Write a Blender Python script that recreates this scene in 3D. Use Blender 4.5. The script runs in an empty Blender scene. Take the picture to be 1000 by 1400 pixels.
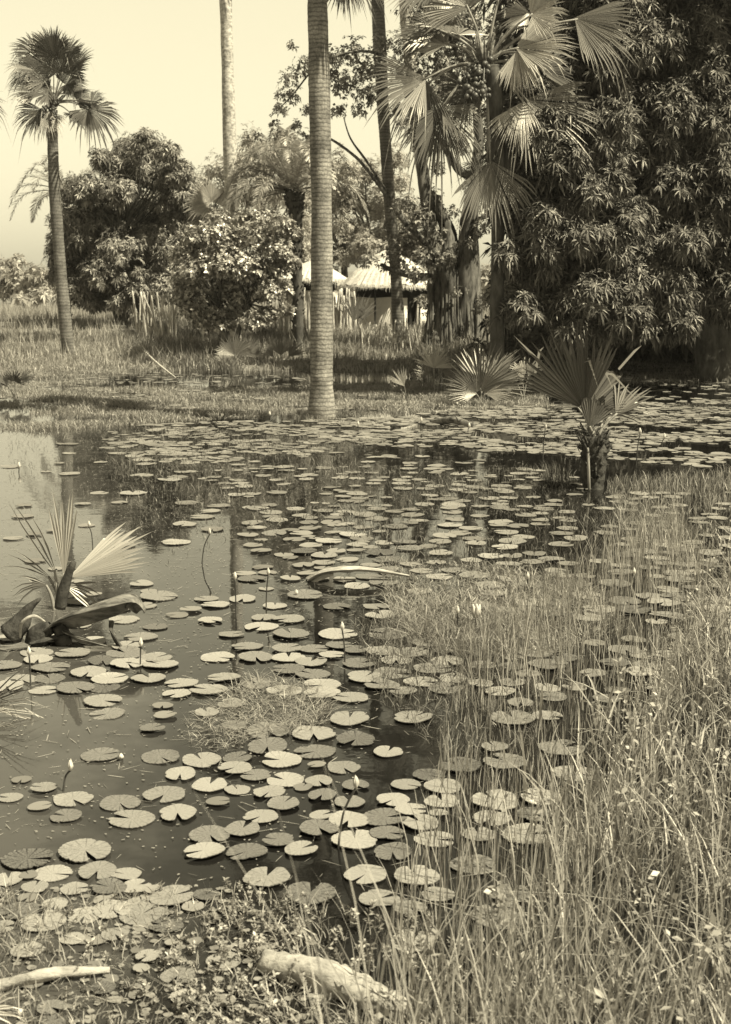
import bpy, math, random
import numpy as np
from mathutils import Vector, Matrix
R_ = math.radians
rng = np.random.default_rng(7); random.seed(7)
scene = bpy.context.scene
COL = scene.collection
# ------------------------------------------------------------------ camera
F = 1800.0; CAMZ = 2.6; PITCH = math.atan(305 / F)
cd = bpy.data.cameras.new('camera'); cam = bpy.data.objects.new('camera', cd); COL.objects.link(cam)
cam.location = (0, 0, CAMZ); cam.rotation_euler = (math.pi / 2 - PITCH, 0, 0)
cd.sensor_fit = 'VERTICAL'; cd.sensor_height = 24; cd.sensor_width = 24; cd.lens = F / 1400 * 24
cd.clip_end = 2000; cd.clip_start = 0.05
cd.dof.use_dof = True; cd.dof.focus_distance = 11; cd.dof.aperture_fstop = 3.4
scene.camera = cam
cp, sp = math.cos(PITCH), math.sin(PITCH)
def ray(px, py):
    x = (px - 500) / F; y = (700 - py) / F
    return np.array([x, cp + y * sp, -sp + y * cp])
def P(px, py, Y):
    r = ray(px, py); return np.array([0, 0, CAMZ]) + r * (Y / r[1])
def G(px, py, z=0.0):
    r = ray(px, py); return np.array([0, 0, CAMZ]) + r * ((z - CAMZ) / r[2])
def S(Y): return Y / F
def GT(px, py):
    z = 0.
    for _ in range(12):
        g = G(px, py, z); z = .5 * z + .5 * max(0., float(tz(np.array([g[0]]), np.array([g[1]]))[0]))
    g = G(px, py, z); return g
# ------------------------------------------------------------------ mesh builder
class MB:
    def __init__(s): s.v = []; s.f = {3: [], 4: []}; s.n = 0
    def add(s, v, *fs):
        v = np.asarray(v, float).reshape(-1, 3)
        for f in fs:
            f = np.asarray(f, int)
            if f.size: s.f[f.shape[1]].append(f + s.n)
        s.v.append(v); s.n += len(v)
    def build(s, name, mat, parent=None, smooth=False, origin=None):
        V = np.concatenate(s.v)
        if origin is not None: V = V - np.asarray(origin, float)
        me = bpy.data.meshes.new(name)
        T = np.concatenate(s.f[3]) if s.f[3] else np.zeros((0, 3), int)
        Q = np.concatenate(s.f[4]) if s.f[4] else np.zeros((0, 4), int)
        me.vertices.add(len(V)); me.vertices.foreach_set('co', V.astype(np.float32).ravel())
        loops = np.concatenate([T.ravel(), Q.ravel()]).astype(np.int32)
        me.loops.add(len(loops)); me.loops.foreach_set('vertex_index', loops)
        tot = np.concatenate([np.full(len(T), 3), np.full(len(Q), 4)]).astype(np.int32)
        st = np.concatenate([[0], np.cumsum(tot)[:-1]]).astype(np.int32)
        me.polygons.add(len(tot)); me.polygons.foreach_set('loop_start', st); me.polygons.foreach_set('loop_total', tot)
        me.polygons.foreach_set('use_smooth', np.full(len(tot), smooth))
        me.update(calc_edges=True); me.validate()
        me.materials.append(mat)
        o = bpy.data.objects.new(name, me); COL.objects.link(o)
        if parent is not None: o.parent = parent
        if origin is not None and parent is None: o.location = origin
        return o
def tag(o, label=None, cat=None, group=None, kind=None):
    if label: o['label'] = label
    if cat: o['category'] = cat
    if group: o['group'] = group
    if kind: o['kind'] = kind
    return o
def empty(name, loc, label, cat, group=None):
    o = bpy.data.objects.new(name, None); COL.objects.link(o); o.location = tuple(loc)
    o.empty_display_size = .2
    return tag(o, label, cat, group)
def nrm(v):
    v = np.asarray(v, float); return v / (np.linalg.norm(v, axis=-1, keepdims=True) + 1e-9)
def smooth_path(pts, n):
    pts = np.asarray(pts, float)
    if len(pts) < 3: return np.array([pts[0] + (pts[-1] - pts[0]) * t for t in np.linspace(0, 1, n)])
    out = []; m = len(pts) - 1
    for t in np.linspace(0, m - 1e-6, n):
        i = int(t); u = t - i
        p0 = pts[max(i - 1, 0)]; p1 = pts[i]; p2 = pts[i + 1]; p3 = pts[min(i + 2, m)]
        out.append(.5 * (2 * p1 + (p2 - p0) * u + (2 * p0 - 5 * p1 + 4 * p2 - p3) * u * u + (3 * p1 - p0 - 3 * p2 + p3) * u ** 3))
    return np.array(out)
def tube(mb, pts, rad, k=8, n=None, rough=0., seed=0, cap=True):
    rad = np.atleast_1d(np.asarray(rad, float))
    if n is None: n = len(pts)
    p = smooth_path(pts, n) if n != len(pts) or len(pts) > 2 else np.asarray(pts, float)
    n = len(p)
    r = np.interp(np.linspace(0, 1, n), np.linspace(0, 1, len(rad)), rad)
    t = nrm(np.gradient(p, axis=0))
    u = np.cross(t[0], [0, 1, .01]);
    if np.linalg.norm(u) < .05: u = np.cross(t[0], [1, 0, 0])
    u = nrm(u); rows = []
    lr = np.random.default_rng(seed + 11)
    ang = np.arange(k) / k * 2 * math.pi
    ph = lr.random(4) * 6.28
    for i in range(n):
        u = nrm(u - t[i] * np.dot(u, t[i])); w = np.cross(t[i], u)
        rr = r[i] * np.ones(k)
        if rough:
            rr = rr * (1 + rough * (.6 * np.sin(2 * ang + ph[0] + i * .35) + .5 * np.sin(3 * ang + ph[1] - i * .2) + .5 * lr.standard_normal(k) * .6))
        rows.append(p[i] + np.outer(rr * np.cos(ang), u) + np.outer(rr * np.sin(ang), w))
    V = np.concatenate(rows); a = np.arange(k); b = (a + 1) % k
    Fq = np.concatenate([np.stack([i * k + a, i * k + b, (i + 1) * k + b, (i + 1) * k + a], 1) for i in range(n - 1)])
    if cap:
        V = np.concatenate([V, [p[0], p[-1]]])
        T = np.concatenate([np.stack([b, a, np.full(k, n * k)], 1), np.stack([(n - 1) * k + a, (n - 1) * k + b, np.full(k, n * k + 1)], 1)])
        mb.add(V, Fq, T)
    else: mb.add(V, Fq)
# ------------------------------------------------------------------ materials
ALB = (1.0, .95, .88)
def newmat(name):
    m = bpy.data.materials.new(name); m.use_nodes = True; nt = m.node_tree; nt.nodes.clear()
    return m, nt, nt.nodes, nt.links
def colr(g): return (min(1, g * ALB[0]), min(1, g * ALB[1]), min(1, g * ALB[2]), 1)
def leafmat(name, lo, hi, trans=.35, gloss=.12, rough=.45, nscale=1.2, namp=.35):
    m, nt, N, L = newmat(name)
    out = N.new('ShaderNodeOutputMaterial'); geo = N.new('ShaderNodeNewGeometry'); tc = N.new('ShaderNodeTexCoord')
    noi = N.new('ShaderNodeTexNoise'); noi.inputs['Scale'].default_value = nscale; noi.inputs['Detail'].default_value = 3
    L.new(tc.outputs['Object'], noi.inputs['Vector'])
    ma = N.new('ShaderNodeMath'); ma.operation = 'MULTIPLY_ADD'; ma.inputs[1].default_value = namp; L.new(noi.outputs['Fac'], ma.inputs[0]); L.new(geo.outputs['Random Per Island'], ma.inputs[2])
    mr = N.new('ShaderNodeMapRange'); mr.inputs['From Min'].default_value = namp * .3; mr.inputs['From Max'].default_value = 1 + namp * .7; L.new(ma.outputs[0], mr.inputs['Value'])
    mix = N.new('ShaderNodeMix'); mix.data_type = 'RGBA'; mix.inputs['A'].default_value = colr(lo); mix.inputs['B'].default_value = colr(hi)
    L.new(mr.outputs[0], mix.inputs['Factor'])
    d = N.new('ShaderNodeBsdfDiffuse'); t = N.new('ShaderNodeBsdfTranslucent'); g = N.new('ShaderNodeBsdfGlossy'); g.inputs['Roughness'].default_value = rough
    g.inputs['Color'].default_value = colr(.9)
    L.new(mix.outputs['Result'], d.inputs['Color']); L.new(mix.outputs['Result'], t.inputs['Color'])
    m1 = N.new('ShaderNodeMixShader'); m1.inputs[0].default_value = trans; L.new(d.outputs[0], m1.inputs[1]); L.new(t.outputs[0], m1.inputs[2])
    m2 = N.new('ShaderNodeMixShader'); m2.inputs[0].default_value = gloss; L.new(m1.outputs[0], m2.inputs[1]); L.new(g.outputs[0], m2.inputs[2])
    L.new(m2.outputs[0], out.inputs['Surface']); return m
def solid(name, lo, hi, scale=(6, 6, 6), rough=.8, bump=.3, detail=6, spec=.3, contrast=(.35, .65), bscale=1.0, bdist=.03):
    m, nt, N, L = newmat(name)
    out = N.new('ShaderNodeOutputMaterial'); tc = N.new('ShaderNodeTexCoord'); mp = N.new('ShaderNodeMapping'); mp.inputs['Scale'].default_value = scale
    L.new(tc.outputs['Object'], mp.inputs['Vector'])
    noi = N.new('ShaderNodeTexNoise'); noi.inputs['Scale'].default_value = 1; noi.inputs['Detail'].default_value = detail; noi.inputs['Roughness'].default_value = .65
    L.new(mp.outputs[0], noi.inputs['Vector'])
    mr = N.new('ShaderNodeMapRange'); mr.inputs['From Min'].default_value = contrast[0]; mr.inputs['From Max'].default_value = contrast[1]; L.new(noi.outputs['Fac'], mr.inputs['Value'])
    mix = N.new('ShaderNodeMix'); mix.data_type = 'RGBA'; mix.inputs['A'].default_value = colr(lo); mix.inputs['B'].default_value = colr(hi); L.new(mr.outputs[0], mix.inputs['Factor'])
    b = N.new('ShaderNodeBsdfPrincipled'); b.inputs['Roughness'].default_value = rough; b.inputs['Specular IOR Level'].default_value = spec
    L.new(mix.outputs['Result'], b.inputs['Base Color'])
    bp = N.new('ShaderNodeBump'); bp.inputs['Strength'].default_value = bump; bp.inputs['Distance'].default_value = bdist; L.new(noi.outputs['Fac'], bp.inputs['Height']); L.new(bp.outputs[0], b.inputs['Normal'])
    L.new(b.outputs[0], out.inputs['Surface']); return m
M = {}
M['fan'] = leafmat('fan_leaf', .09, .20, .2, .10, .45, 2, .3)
M['fan_dark'] = leafmat('shaded_fan_leaf', .04, .13, .15, .06, .5, 2, .3)  # darker copy of the fan leaf with shade put into its colour
M['fan_pale'] = leafmat('pale_fan_leaf', .28, .50, .3, .10, .5, 6, .4)
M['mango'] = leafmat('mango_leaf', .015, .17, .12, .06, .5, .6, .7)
M['tree'] = leafmat('tree_leaf', .03, .32, .15, .08, .5, .6, .5)
M['tree_pale'] = leafmat('pale_tree_leaf', .26, .50, .45, .07, .55, .6, .5)
M['bush'] = leafmat('bush_leaf', .05, .55, .2, .14, .4, 1.5, .4)
M['fig'] = leafmat('fig_leaf', .04, .30, .25, .08, .5, 1, .4)
M['date'] = leafmat('date_leaflet', .26, .50, .35, .10, .45, 2, .3)
M['grass'] = leafmat('marsh_grass', .14, .44, .35, .06, .5, .5, .6)
M['grass_field'] = leafmat('field_grass', .20, .50, .35, .05, .6, .3, .6)
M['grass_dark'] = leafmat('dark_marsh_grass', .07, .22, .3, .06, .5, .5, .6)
M['grass_near'] = leafmat('near_grass', .14, .54, .35, .06, .5, 1.5, .6)
M['weed'] = leafmat('weed_leaf', .14, .44, .3, .08, .5, 3, .4)
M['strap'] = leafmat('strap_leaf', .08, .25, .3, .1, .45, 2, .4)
M['pad_far'] = leafmat('floating_pad_leaf', .15, .28, .1, .10, .4, 3, .4)
M['palmtrunk'] = solid('ringed_palm_bark', .07, .46, (3, 3, 26), .85, .8, 5, .2, (.36, .66))
M['palmtrunk_pale'] = solid('mottled_palm_bark', .22, .62, (7, 7, 12), .85, .6, 6, .2, (.38, .62))
M['palmtrunk_dark'] = solid('dark_palm_bark', .07, .24, (5, 5, 26), .9, .8, 5, .2)
M['bark'] = solid('fig_bark', .02, .19, (7, 7, 1.6), .9, .9, 7, .2, (.35, .62))
M['bark_dark'] = solid('dark_bark', .04, .12, (5, 5, 2), .9, .8, 6, .2)
M['stub'] = solid('old_leaf_base_husk', .02, .09, (9, 9, 9), .9, .9, 6, .2)
M['petiole'] = solid('petiole', .16, .34, (8, 8, 3), .5, .3, 4, .4)
M['wood_pale'] = solid('weathered_wood', .14, .46, (5, 14, 14), .8, .7, 7, .2, (.3, .6))
M['stake'] = solid('weathered_stake', .30, .62, (9, 9, 3), .85, .6, 5, .2)
M['dead'] = solid('dead_sheath', .05, .30, (3, 14, 14), .6, .5, 6, .3, (.4, .7))
M['thatch'] = solid('thatch', .34, .62, (14, 14, 5), .95, .8, 6, .1, (.3, .6))
M['mud'] = solid('mud_wall', .50, .62, (3, 3, 3), .95, .4, 6, .1)
M['dark_hole'] = solid('timber_and_inner_shade', .015, .04, (3, 3, 3), .9, .3, 4, .1)
M['fruit'] = solid('palm_fruit', .03, .12, (12, 12, 12), .45, .2, 4, .4)
M['bud'] = solid('lily_bud_skin', .35, .65, (60, 60, 30), .5, .2, 3, .3)
M['stalk'] = solid('lily_stalk', .03, .08, (40, 40, 10), .5, .2, 3, .3)
M['ground'] = solid('swampy_ground', .08, .24, (1.6, 1.6, 1.6), .95, 1., 8, .1, (.35, .65))
# lily pad: radial veins and blotches in object space
def padmat():
    m, nt, N, L = newmat('lily_pad_skin')
    out = N.new('ShaderNodeOutputMaterial'); tc = N.new('ShaderNodeTexCoord'); oi = N.new('ShaderNodeObjectInfo')
    n1 = N.new('ShaderNodeTexNoise'); n1.inputs['Scale'].default_value = 14; n1.inputs['Detail'].default_value = 6; n1.inputs['Roughness'].default_value = .6
    n1.noise_dimensions = '4D'; ml = N.new('ShaderNodeMath'); ml.operation = 'MULTIPLY'; ml.inputs[1].default_value = 40; L.new(oi.outputs['Random'], ml.inputs[0]); L.new(ml.outputs[0], n1.inputs['W'])
    L.new(tc.outputs['Object'], n1.inputs['Vector'])
    gr = N.new('ShaderNodeTexGradient'); gr.gradient_type = 'RADIAL'; L.new(tc.outputs['Object'], gr.inputs['Vector'])
    w = N.new('ShaderNodeMath'); w.operation = 'MULTIPLY'; w.inputs[1].default_value = 6.2832 * 14; L.new(gr.outputs['Fac'], w.inputs[0])
    s = N.new('ShaderNodeMath'); s.operation = 'SINE'; L.new(w.outputs[0], s.inputs[0])
    pw = N.new('ShaderNodeMapRange'); pw.inputs['From Min'].default_value = .86; pw.inputs['From Max'].default_value = 1; pw.inputs['To Max'].default_value = .10; L.new(s.outputs[0], pw.inputs['Value'])
    mr = N.new('ShaderNodeMapRange'); mr.inputs['From Min'].default_value = .3; mr.inputs['From Max'].default_value = .7; mr.inputs['To Min'].default_value = -.09; mr.inputs['To Max'].default_value = .07; L.new(n1.outputs['Fac'], mr.inputs['Value'])
    rm = N.new('ShaderNodeMapRange'); rm.inputs['To Min'].default_value = .11; rm.inputs['To Max'].default_value = .33; L.new(oi.outputs['Random'], rm.inputs['Value'])
    a = N.new('ShaderNodeMath'); a.operation = 'ADD'; L.new(rm.outputs[0], a.inputs[0]); L.new(mr.outputs[0], a.inputs[1])
    a2 = N.new('ShaderNodeMath'); a2.operation = 'SUBTRACT'; L.new(a.outputs[0], a2.inputs[0]); L.new(pw.outputs[0], a2.inputs[1])
    mc = N.new('ShaderNodeVectorMath'); mc.operation = 'SCALE'; mc.inputs[0].default_value = ALB; L.new(a2.outputs[0], mc.inputs['Scale'])
    b = N.new('ShaderNodeBsdfPrincipled'); b.inputs['Roughness'].default_value = .5; b.inputs['Specular IOR Level'].default_value = .45
    L.new(mc.outputs[0], b.inputs['Base Color'])
    bp = N.new('ShaderNodeBump'); bp.inputs['Strength'].default_value = .5; bp.inputs['Distance'].default_value = .01; L.new(n1.outputs['Fac'], bp.inputs['Height']); L.new(bp.outputs[0], b.inputs['Normal'])
    L.new(b.outputs[0], out.inputs['Surface']); return m
M['pad'] = padmat()
def ringbark(name, lo, hi, freq):
    m, nt, N, L = newmat(name); out = N.new('ShaderNodeOutputMaterial'); tc = N.new('ShaderNodeTexCoord')
    w = N.new('ShaderNodeTexWave'); w.wave_type = 'BANDS'; w.bands_direction = 'Z'; w.inputs['Scale'].default_value = freq; w.inputs['Distortion'].default_value = 4.5; w.inputs['Detail'].default_value = 4; w.inputs['Detail Scale'].default_value = 1.6; w.inputs['Detail Roughness'].default_value = .7
    n1 = N.new('ShaderNodeTexNoise'); n1.inputs['Scale'].default_value = 2.2; n1.inputs['Detail'].default_value = 7; n1.inputs['Roughness'].default_value = .7
    n2 = N.new('ShaderNodeTexNoise'); n2.inputs['Scale'].default_value = 26; n2.inputs['Detail'].default_value = 5
    for q in (w, n1, n2): L.new(tc.outputs['Object'], q.inputs['Vector'])
    def mrg(src, a, b, c, d):
        r = N.new('ShaderNodeMapRange'); r.inputs['From Min'].default_value = a; r.inputs['From Max'].default_value = b; r.inputs['To Min'].default_value = c; r.inputs['To Max'].default_value = d; L.new(src, r.inputs['Value']); return r.outputs[0]
    a1 = N.new('ShaderNodeMath'); a1.operation = 'MULTIPLY'; L.new(mrg(w.outputs['Fac'], 0, .5, .5, 1), a1.inputs[0]); L.new(mrg(n1.outputs['Fac'], .35, .65, .3, 1.0), a1.inputs[1])
    a2 = N.new('ShaderNodeMath'); a2.operation = 'MULTIPLY'; L.new(a1.outputs[0], a2.inputs[0]); L.new(mrg(n2.outputs['Fac'], .35, .65, .65, 1.1), a2.inputs[1])
    mix = N.new('ShaderNodeMix'); mix.data_type = 'RGBA'; mix.inputs['A'].default_value = colr(lo); mix.inputs['B'].default_value = colr(hi); L.new(a2.outputs[0], mix.inputs['Factor'])
    b = N.new('ShaderNodeBsdfPrincipled'); b.inputs['Roughness'].default_value = .9; b.inputs['Specular IOR Level'].default_value = .15; L.new(mix.outputs['Result'], b.inputs['Base Color'])
    bp = N.new('ShaderNodeBump'); bp.inputs['Strength'].default_value = .6; bp.inputs['Distance'].default_value = .012; L.new(a2.outputs[0], bp.inputs['Height']); L.new(bp.outputs[0], b.inputs['Normal']); L.new(b.outputs[0], out.inputs['Surface']); return m
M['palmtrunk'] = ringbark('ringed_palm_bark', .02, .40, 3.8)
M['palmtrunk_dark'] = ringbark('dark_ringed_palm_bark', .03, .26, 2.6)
def watermat():
    m, nt, N, L = newmat('pond_water')
    out = N.new('ShaderNodeOutputMaterial'); tc = N.new('ShaderNodeTexCoord')
    n1 = N.new('ShaderNodeTexNoise'); n1.inputs['Scale'].default_value = 3.0; n1.inputs['Detail'].default_value = 4; L.new(tc.outputs['Object'], n1.inputs['Vector'])
    n2 = N.new('ShaderNodeTexNoise'); n2.inputs['Scale'].default_value = .9; n2.inputs['Detail'].default_value = 7; n2.inputs['Roughness'].default_value = .7; L.new(tc.outputs['Object'], n2.inputs['Vector'])
    mr = N.new('ShaderNodeMapRange'); mr.inputs['From Min'].default_value = .35; mr.inputs['From Max'].default_value = .7; L.new(n2.outputs['Fac'], mr.inputs['Value'])
    mix = N.new('ShaderNodeMix'); mix.data_type = 'RGBA'; mix.inputs['A'].default_value = colr(.0025); mix.inputs['B'].default_value = colr(.016); L.new(mr.outputs[0], mix.inputs['Factor'])
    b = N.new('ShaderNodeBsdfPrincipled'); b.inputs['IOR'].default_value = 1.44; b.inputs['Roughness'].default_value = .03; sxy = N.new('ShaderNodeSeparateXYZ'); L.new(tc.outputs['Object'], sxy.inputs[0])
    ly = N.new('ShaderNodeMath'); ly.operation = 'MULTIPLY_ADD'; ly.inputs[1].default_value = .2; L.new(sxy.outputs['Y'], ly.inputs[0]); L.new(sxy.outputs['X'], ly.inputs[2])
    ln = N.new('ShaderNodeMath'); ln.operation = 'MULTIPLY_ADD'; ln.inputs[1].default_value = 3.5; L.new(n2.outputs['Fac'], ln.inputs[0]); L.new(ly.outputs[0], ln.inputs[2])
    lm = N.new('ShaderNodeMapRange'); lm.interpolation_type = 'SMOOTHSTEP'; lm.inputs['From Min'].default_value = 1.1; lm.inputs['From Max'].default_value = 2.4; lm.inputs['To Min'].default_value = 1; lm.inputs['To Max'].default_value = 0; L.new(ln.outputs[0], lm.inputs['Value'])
    mx2 = N.new('ShaderNodeMix'); mx2.data_type = 'RGBA'; mx2.inputs['B'].default_value = colr(.06); L.new(lm.outputs[0], mx2.inputs['Factor']); L.new(mix.outputs['Result'], mx2.inputs['A'])  # left water's paler base colour stands in for weak sky reflection
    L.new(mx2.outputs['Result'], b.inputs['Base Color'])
    bp = N.new('ShaderNodeBump'); bp.inputs['Strength'].default_value = .06; bp.inputs['Distance'].default_value = .02; L.new(n1.outputs['Fac'], bp.inputs['Height']); L.new(bp.outputs[0], b.inputs['Normal'])
    L.new(b.outputs[0], out.inputs['Surface']); return m
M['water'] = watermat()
# ------------------------------------------------------------------ world and sun
SUN_EL = 56; SUN_AZ = 27      # azimuth measured from +X toward the camera
w = bpy.data.worlds.new('World'); scene.world = w; w.use_nodes = True; nt = w.node_tree; nt.nodes.clear()
N, L = nt.nodes, nt.links
sky = N.new('ShaderNodeTexSky'); sky.sky_type = 'NISHITA'; sky.sun_disc = False; sky.sun_elevation = R_(SUN_EL); sky.sun_rotation = R_(90 + SUN_AZ)
sky.air_density = 1.0; sky.dust_density = 3.0
bw = N.new('ShaderNodeRGBToBW'); vm = N.new('ShaderNodeVectorMath'); vm.operation = 'SCALE'; vm.inputs[0].default_value = (1.0, .915, .63)
bg = N.new('ShaderNodeBackground'); bg.inputs['Strength'].default_value = .12; wo = N.new('ShaderNodeOutputWorld')
pwr = N.new('ShaderNodeMath'); pwr.operation = 'POWER'; pwr.inputs[1].default_value = .45
mul = N.new('ShaderNodeMath'); mul.operation = 'MULTIPLY'; mul.inputs[1].default_value = 2.2
L.new(sky.outputs[0], bw.inputs[0]); L.new(bw.outputs[0], pwr.inputs[0]); L.new(pwr.outputs[0], mul.inputs[0])
wtc = N.new('ShaderNodeTexCoord'); wsx = N.new('ShaderNodeSeparateXYZ'); wmr = N.new('ShaderNodeMapRange'); wmr.interpolation_type = 'SMOOTHSTEP'
wmr.inputs['From Min'].default_value = 0.2; wmr.inputs['From Max'].default_value = .62; wmr.inputs['To Min'].default_value = 1.12; wmr.inputs['To Max'].default_value = .17
wm2 = N.new('ShaderNodeMath'); wm2.operation = 'MULTIPLY'
L.new(wtc.outputs['Generated'], wsx.inputs[0]); L.new(wsx.outputs['Z'], wmr.inputs['Value']); L.new(wmr.outputs[0], wm2.inputs[0]); L.new(mul.outputs[0], wm2.inputs[1]); L.new(wm2.outputs[0], vm.inputs['Scale']); L.new(vm.outputs[0], bg.inputs['Color']); L.new(bg.outputs[0], wo.inputs['Surface'])
sl = bpy.data.lights.new('sun', 'SUN'); so = bpy.data.objects.new('sun', sl); COL.objects.link(so)
sl.energy = 5.0; sl.angle = R_(.53); sl.color = (1.0, .93, .68)
e, a = R_(SUN_EL), R_(SUN_AZ)
so.rotation_euler = Vector((math.cos(e) * math.cos(a), -math.cos(e) * math.sin(a), math.sin(e))).to_track_quat('Z', 'Y').to_euler()
so.location = (20, -10, 40)
scene.view_settings.view_transform = 'Standard'; scene.view_settings.look = 'None'; scene.view_settings.exposure = 1.05; scene.view_settings.gamma = 1
scene.render.engine = 'CYCLES'
# ------------------------------------------------------------------ terrain and water
def sm(x): x = np.clip(x, 0, 1); return x * x * (3 - 2 * x)
def shore(x):    # far shoreline
    return 43 - 10.0 * sm((x - 2.0) / 2.0) + 5.0 * sm((x - 4.2) / 1.8) + .8 * np.sin(x * .7) + .4 * np.sin(x * 1.9 + 1)
def nearx(Y): return np.interp(Y, [-5, 0, 3.2, 4.6, 9.3, 17.6, 25, 40], [-30, -8, -1.2, .25, 2.3, 5.6, 11, 18])
def tz(x, y):
    far = (y - shore(x))
    zf = np.where(far > 0, 1.0 * sm(far / 26) + .05 * np.clip(far, 0, 1), np.maximum(far * .09, -.5))
    nb = (x - nearx(y)) * .10
    nb = (x - nearx(y) - 1.6) * .10; zn = np.clip(nb, -.5, .12)
    hill = 5.0 * sm((y - 110) / 160)
    return np.maximum(zf, zn) + np.where(far > 1, .07 * np.sin(x * .9) * np.cos(y * .7), 0) + hill
xs = np.concatenate([np.linspace(-500, -42, 14), np.linspace(-40, 40, 161), np.linspace(42, 500, 14)])
ys = np.concatenate([np.linspace(-40, -4, 8), np.linspace(-3, 100, 207), np.linspace(104, 900, 20)])
X, Y = np.meshgrid(xs, ys); Z = tz(X, Y)
mb = MB(); nx = len(xs); ny = len(ys); I, J = np.meshgrid(np.arange(nx - 1), np.arange(ny - 1)); q = (J * nx + I).ravel()
mb.add(np.stack([X, Y, Z], -1), np.stack([q, q + 1, q + nx + 1, q + nx], 1))
tag(mb.build('ground', M['ground'], smooth=True), 'swampy ground under the grass and around the pond', kind='structure')
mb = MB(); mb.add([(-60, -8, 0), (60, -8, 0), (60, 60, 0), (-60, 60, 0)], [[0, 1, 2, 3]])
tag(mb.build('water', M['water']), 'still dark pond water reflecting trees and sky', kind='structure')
# ------------------------------------------------------------------ vegetation generators
def basis(A):
    A = nrm(A); h = np.where(np.abs(A[..., 2:3]) > .9, np.array([1., 0, 0]), np.array([0, 0, 1.]))
    U = nrm(np.cross(h, A)); return A, U, np.cross(A, U)
def rosettes(mb, C, A, nl, Ln, W, droop=.35, th=(45, 105), fine=False, rg=rng):
    C = np.asarray(C, float); n = len(C)
    if n == 0: return
    A, U, V = basis(np.asarray(A, float))
    C = np.repeat(C, nl, 0); A = np.repeat(A, nl, 0); U = np.repeat(U, nl, 0); V = np.repeat(V, nl, 0); m = len(C)
    ph = np.tile(np.arange(nl) * 2.39996, n) + np.repeat(rg.random(n) * 6.28, nl) + rg.normal(0, .2, m)
    t = np.radians(rg.uniform(th[0], th[1], m))
    D = A * np.cos(t)[:, None] + (U * np.cos(ph)[:, None] + V * np.sin(ph)[:, None]) * np.sin(t)[:, None]
    Sd = nrm(np.cross(D, A + .15 * rg.normal(size=A.shape))); Nn = np.cross(Sd, D)
    Ls = (Ln * rg.uniform(.6, 1.15, m))[:, None]; Ws = (W * rg.uniform(.75, 1.2, m))[:, None] / 2
    dn = np.array([0, 0, -1.]); dr = droop * rg.uniform(.4, 1.4, m)[:, None]
    base = C + D * Ls * .05
    if not fine:
        mid = base + D * Ls * .5 + dn * Ls * dr * .22
        tip = base + D * Ls + dn * Ls * dr
        Vv = np.stack([base, mid - Sd * Ws, tip, mid + Sd * Ws], 1).reshape(-1, 3)
        q = np.arange(m)[:, None] * 4 + np.array([[0, 1, 2, 3]]); mb.add(Vv, q)
    else:
        m1 = base + D * Ls * .33 + dn * Ls * dr * .08; m2 = base + D * Ls * .72 + dn * Ls * dr * .45; tip = base + D * Ls * .98 + dn * Ls * dr
        up = Nn * Ws * .35
        Vv = np.stack([base, m1 - Sd * Ws + up, m1, m1 + Sd * Ws + up, m2 - Sd * Ws * .75 + up, m2, m2 + Sd * Ws * .75 + up, tip], 1).reshape(-1, 3)
        b = np.arange(m)[:, None] * 8
        mb.add(Vv, np.concatenate([b + [[0, 1, 2, 2]], b + [[0, 2, 3, 3]]])[:0].reshape(0, 4), np.concatenate([b + [[0, 2, 1]], b + [[0, 3, 2]], b + [[4, 5, 7]], b + [[5, 6, 7]]]), np.concatenate([b + [[1, 2, 5, 4]], b + [[2, 3, 6, 5]]]))
def crown(mb, clumps, dens, nl, Ln, W, droop=.35, up=.5, fill=.25, fine=False, low=-.45, squash=.85, jitter=.3, rg=rng):
    for c, r in clumps:
        n = max(4, int(dens * 4 * math.pi * r * r * .7))
        u = nrm(rg.normal(size=(n * 2, 3))); u = u[u[:, 2] > low][:n]
        lump = 1 + jitter * (np.sin(u[:, 0:1] * 5 + c[0] * 3) * np.cos(u[:, 1:2] * 4 + c[2] * 5) + .5 * np.sin(u[:, 2:3] * 9 + c[1]))
        p = c + u * r * lump * rg.uniform(.78, 1.08, (len(u), 1)) * np.array([1, 1, squash])
        rosettes(mb, p, u + np.array([0, 0, up]) + rg.normal(0, .25, u.shape), nl, Ln, W, droop, fine=fine, rg=rg)
        if fill > 0:
            k = int(n * nl * fill); v = nrm(rg.normal(size=(k, 3))) * (rg.random((k, 1)) ** .4) * r * .8
            rosettes(mb, c + v * np.array([1, 1, squash]), rg.normal(size=(k, 3)), 1, Ln * 1.3, W * 2.0, droop, rg=rg)
def limbs(mb, base, forks, clumps, r0, seed=0, k=7, maxn=40):
    lr = random.Random(seed)
    for i, (c, r) in enumerate(clumps[:maxn]):
        f = min(forks, key=lambda q: np.linalg.norm(np.array(q) - c) + (1.5 if q[2] > c[2] else 0)); f = np.array(f)
        d = c - f; mid = f + d * .5 + np.array([lr.uniform(-.1, .1), lr.uniform(-.1, .1), lr.uniform(-.12, .05)]) * np.linalg.norm(d)
        tube(mb, [f, mid, c], [r0, r0 * .6, r0 * .2], 6, 7, .08, seed + i)
def pxclumps(lst, d, rscale=1.0, jit=1.0, rg=rng):
    out = []
    for t in lst:
        px, py, rp = t[:3]; dy = t[3] if len(t) > 3 else rg.uniform(-jit, jit)
        out.append((P(px, py, d + dy), rp * S(d) * rscale))
    return out
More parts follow.
